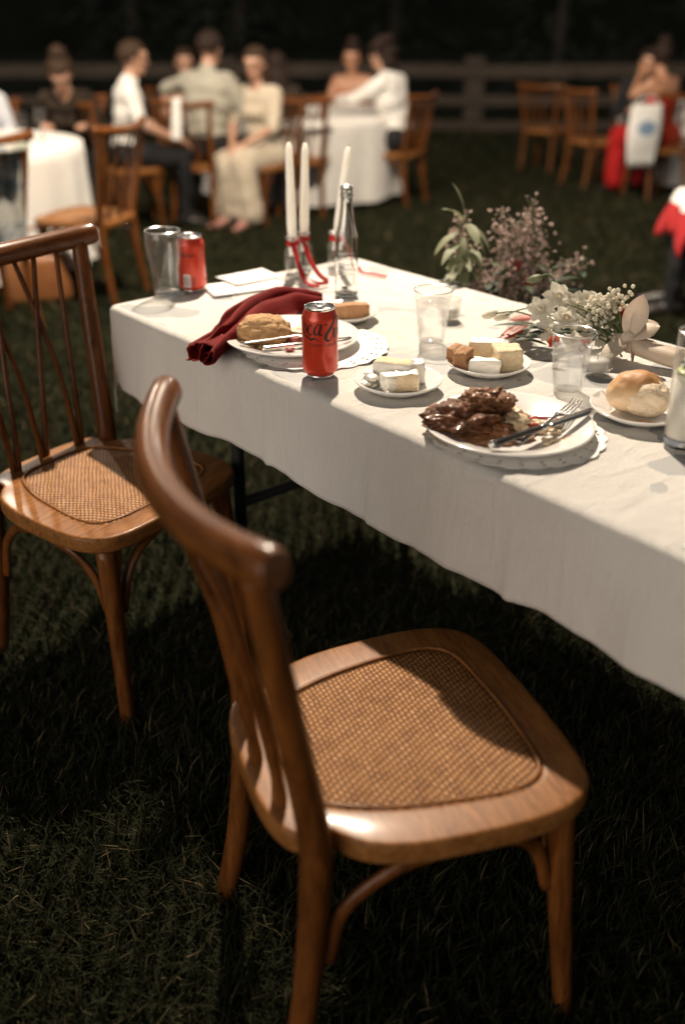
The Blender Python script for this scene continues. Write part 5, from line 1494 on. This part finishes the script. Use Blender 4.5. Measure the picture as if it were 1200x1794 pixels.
round_table(-2.30, 6.08, .78, 'round table under a white cloth beside the empty chair and brown bag', 'white cloth on the round table in front of the dark jacketed woman')
round_table(3.55, 10.5, .80, 'round table under a white cloth beyond the woman in the red dress', 'white cloth on the round table beyond the woman in the red dress')

def small_candle(x, y, z, h, label):
    mb = MB(); mb.lathe([(0, 0), (.02, 0), (.02, h * .9), (.012, h), (0, h)], 16); tag(mb.build('table_candle', WAX, loc=(x, y, z)), label, 'candle')
tz = ground_z(9.35) + .7435
small_candle(-.42, 8.85, tz, .19, 'tall white candle on the round table of the white shirted diners')
small_candle(-.36, 8.92, tz, .15, 'short white candle on the round table of the white shirted diners')
def wine_glass(x, y, z, label):
    e = empty('wine_glass', (x, y, z)); tag(e, label, 'glass')
    mb = MB(); mb.lathe([(0, 0), (.032, .001), (.006, .006), (.004, .08)], 24); mb.build('stem', THICK, e)
    mb = MB(); mb.lathe([(.004, .08), (.028, .10), (.036, .13), (.032, .17), (.031, .172)], 28); mb.build('bowl', GLASS, e)
wine_glass(-.22, 8.8, tz, 'wine glass on the round table of the white shirted diners')
tz2 = ground_z(6.08) + .7435
wine_glass(-1.86, 6.15, tz2, 'wine glass at the back of the left round table'); wine_glass(-1.80, 6.35, tz2, 'second wine glass at the rim of the left round table')

# ------------------------------------------------------------------ things on and beside the guests' chairs
def drape(name, label, cat, loc, fwd, w, h1, h2, mat, top=.925):
    """cloth hung over a chair back: up the front, over the rail, down behind"""
    z = ground_z(loc[1]); a = math.atan2(fwd[1], fwd[0]) - PI / 2
    g = []
    for i in range(31):
        t = i / 30; L = h1 + h2
        s = t * L
        row = []
        for j in range(33):
            v = j / 32 * 2 - 1
            f = .012 * math.sin(v * 9 + 2 * math.sin(t * 3)) + .006 * math.sin(v * 21)
            yc = -.274 + .056 * (v * w / 2 / .25) ** 2
            if s < h1 - .03: y = yc + .030 + f * (1 - s / h1); zz = top - (h1 - .03 - s)
            elif s > h1 + .03: y = yc - .030 - abs(f) * ((s - h1) / h2) - .03 * ((s - h1) / h2); zz = top - (s - h1 - .03)
            else: q = (s - h1) / .03; y = yc - .030 * q; zz = top + .006 * (1 - q * q)
            row.append((v * w / 2 * (1 - .08 * math.sin(t * 5)), y, zz))
        g.append(row)
    mb = MB(); mb.sheet(g); o = mb.build(name, mat, loc=(loc[0], loc[1], z), rot=(0, 0, a), solid=.003); tag(o, label, cat)
def floral_mat():
    m, nt, b = new_mat('floral print')
    v = obj_vec(nt); n = noise_n(nt, 11, 3, .6, v, .6)
    r = ramp(nt, [(.36, (.10, .13, .15)), (.46, (.24, .25, .25)), (.54, (.40, .38, .34)), (.68, (.20, .21, .16))])
    nt.links.new(n.outputs['Fac'], r.inputs[0]); nt.links.new(r.outputs[0], b.inputs['Base Color']); b.inputs['Roughness'].default_value = .9
    return m
drape('floral_shawl', 'pale blue and cream floral shawl hung over a chair back', 'shawl', (-1.72, 4.72), (-.62, .78), .38, .50, .05, floral_mat(), top=.872)
drape('white_cloth', 'white napkin hung on the chair of the man in the olive grey shirt', 'napkin', (-1.06, 7.98), (.42, .90), .07, .1, .30, C_WHITE)
BAG = mottled('brown leather bag', (.20, .07, .022), (.30, .12, .04), 14, .5, bump=.4, bscale=60)
e = empty('handbag', (-1.62, 5.28, ground_z(5.28)), R(20)); tag(e, 'brown leather bag standing on the grass by the left round table', 'bag')
mb = MB(); mb.box((0, 0, .14), (.34, .14, .26), bev=.04); mb.build('bag_body', BAG, e)
mb = MB(); mb.tube(catmull([(-.10, 0, .25), (-.09, 0, .36), (0, 0, .40), (.09, 0, .36), (.10, 0, .25)], 6), [.009] * 25, 8); mb.build('handle', BAG, e)
def tote():
    e = empty('tote_bag', (2.575, 9.055, ground_z(9.1) + .20), R(10)); tag(e, 'white cloth bag with a blue print hung on the chair of the woman in red', 'bag')
    m, nt, b = new_mat('printed tote'); v = obj_vec(nt); sp = nt.nodes.new('ShaderNodeTexGradient'); sp.gradient_type = 'SPHERICAL'
    mp = nt.nodes.new('ShaderNodeMapping'); mp.inputs['Location'].default_value = (-.02, 0, -5.2); mp.inputs['Scale'].default_value = (9, .5, 12); nt.links.new(v, mp.inputs['Vector']); nt.links.new(mp.outputs[0], sp.inputs['Vector'])
    r = ramp(nt, [(.2, (.66, .64, .60)), (.35, (.16, .24, .34))]); nt.links.new(sp.outputs['Fac'], r.inputs[0]); nt.links.new(r.outputs[0], b.inputs['Base Color']); b.inputs['Roughness'].default_value = .9
    g = []
    for i in range(13):
        t = i / 12; ww = .13 + .02 * math.sin(t * 4); dp = .045 * math.sin(PI * min(1, t * 1.1 + .05))
        g.append([(ww * math.cos(a), dp * math.sin(a), .12 + .50 * (1 - t)) for a in np.linspace(0, 2 * PI, 25)])
    mb = MB(); mb.sheet(g); mb.build('bag_body', m, e, solid=.004)
    mb = MB(); mb.tube(catmull([(-.09, 0, .60), (-.08, 0, .66), (0, -.02, .685), (.08, 0, .66), (.09, 0, .60)], 5), [.006] * 21, 6); mb.build('strap', C_WHITE, e)
tote()
# red and white shawl over the lap of the person at the right
mb = MB(); g = []
for i in range(16):          # over the thighs and down past the knees
    t = i / 15
    if t < .55: c = (-.12 - .62 * t, .0, .625 + .006 * math.sin(t * 9))
    else: c = (-.461 - .05 * math.sin((t - .55) * 4), 0, .625 - .42 * (t - .55))
    g.append([(c[0] + .012 * math.sin(v * 14 + t * 3), .40 * (v - .5), c[2] - .10 * abs(2 * v - 1) ** 3 - .02 * math.sin(v * 17) * t) for v in np.linspace(0, 1, 25)])
mb.sheet(g)
m, nt, b = new_mat('red and white cloth'); v = obj_vec(nt); sx = nt.nodes.new('ShaderNodeSeparateXYZ'); nt.links.new(v, sx.inputs[0])
nn = noise_n(nt, 4, 2, .5, v); ad = nt.nodes.new('ShaderNodeMath'); ad.operation = 'MULTIPLY_ADD'; nt.links.new(nn.outputs['Fac'], ad.inputs[0]); ad.inputs[1].default_value = .12; nt.links.new(sx.outputs['Z'], ad.inputs[2])
r = ramp(nt, [(.60, (.34, .01, .012)), (.62, (.70, .67, .62))], 'CONSTANT'); nt.links.new(ad.outputs[0], r.inputs[0]); nt.links.new(r.outputs[0], b.inputs['Base Color']); b.inputs['Roughness'].default_value = .85
tag(mb.build('striped_shawl', m, loc=(2.12, 5.0, ground_z(5.0)), solid=.004), 'red and white cloth lying over the lap of the person in black trousers', 'shawl')
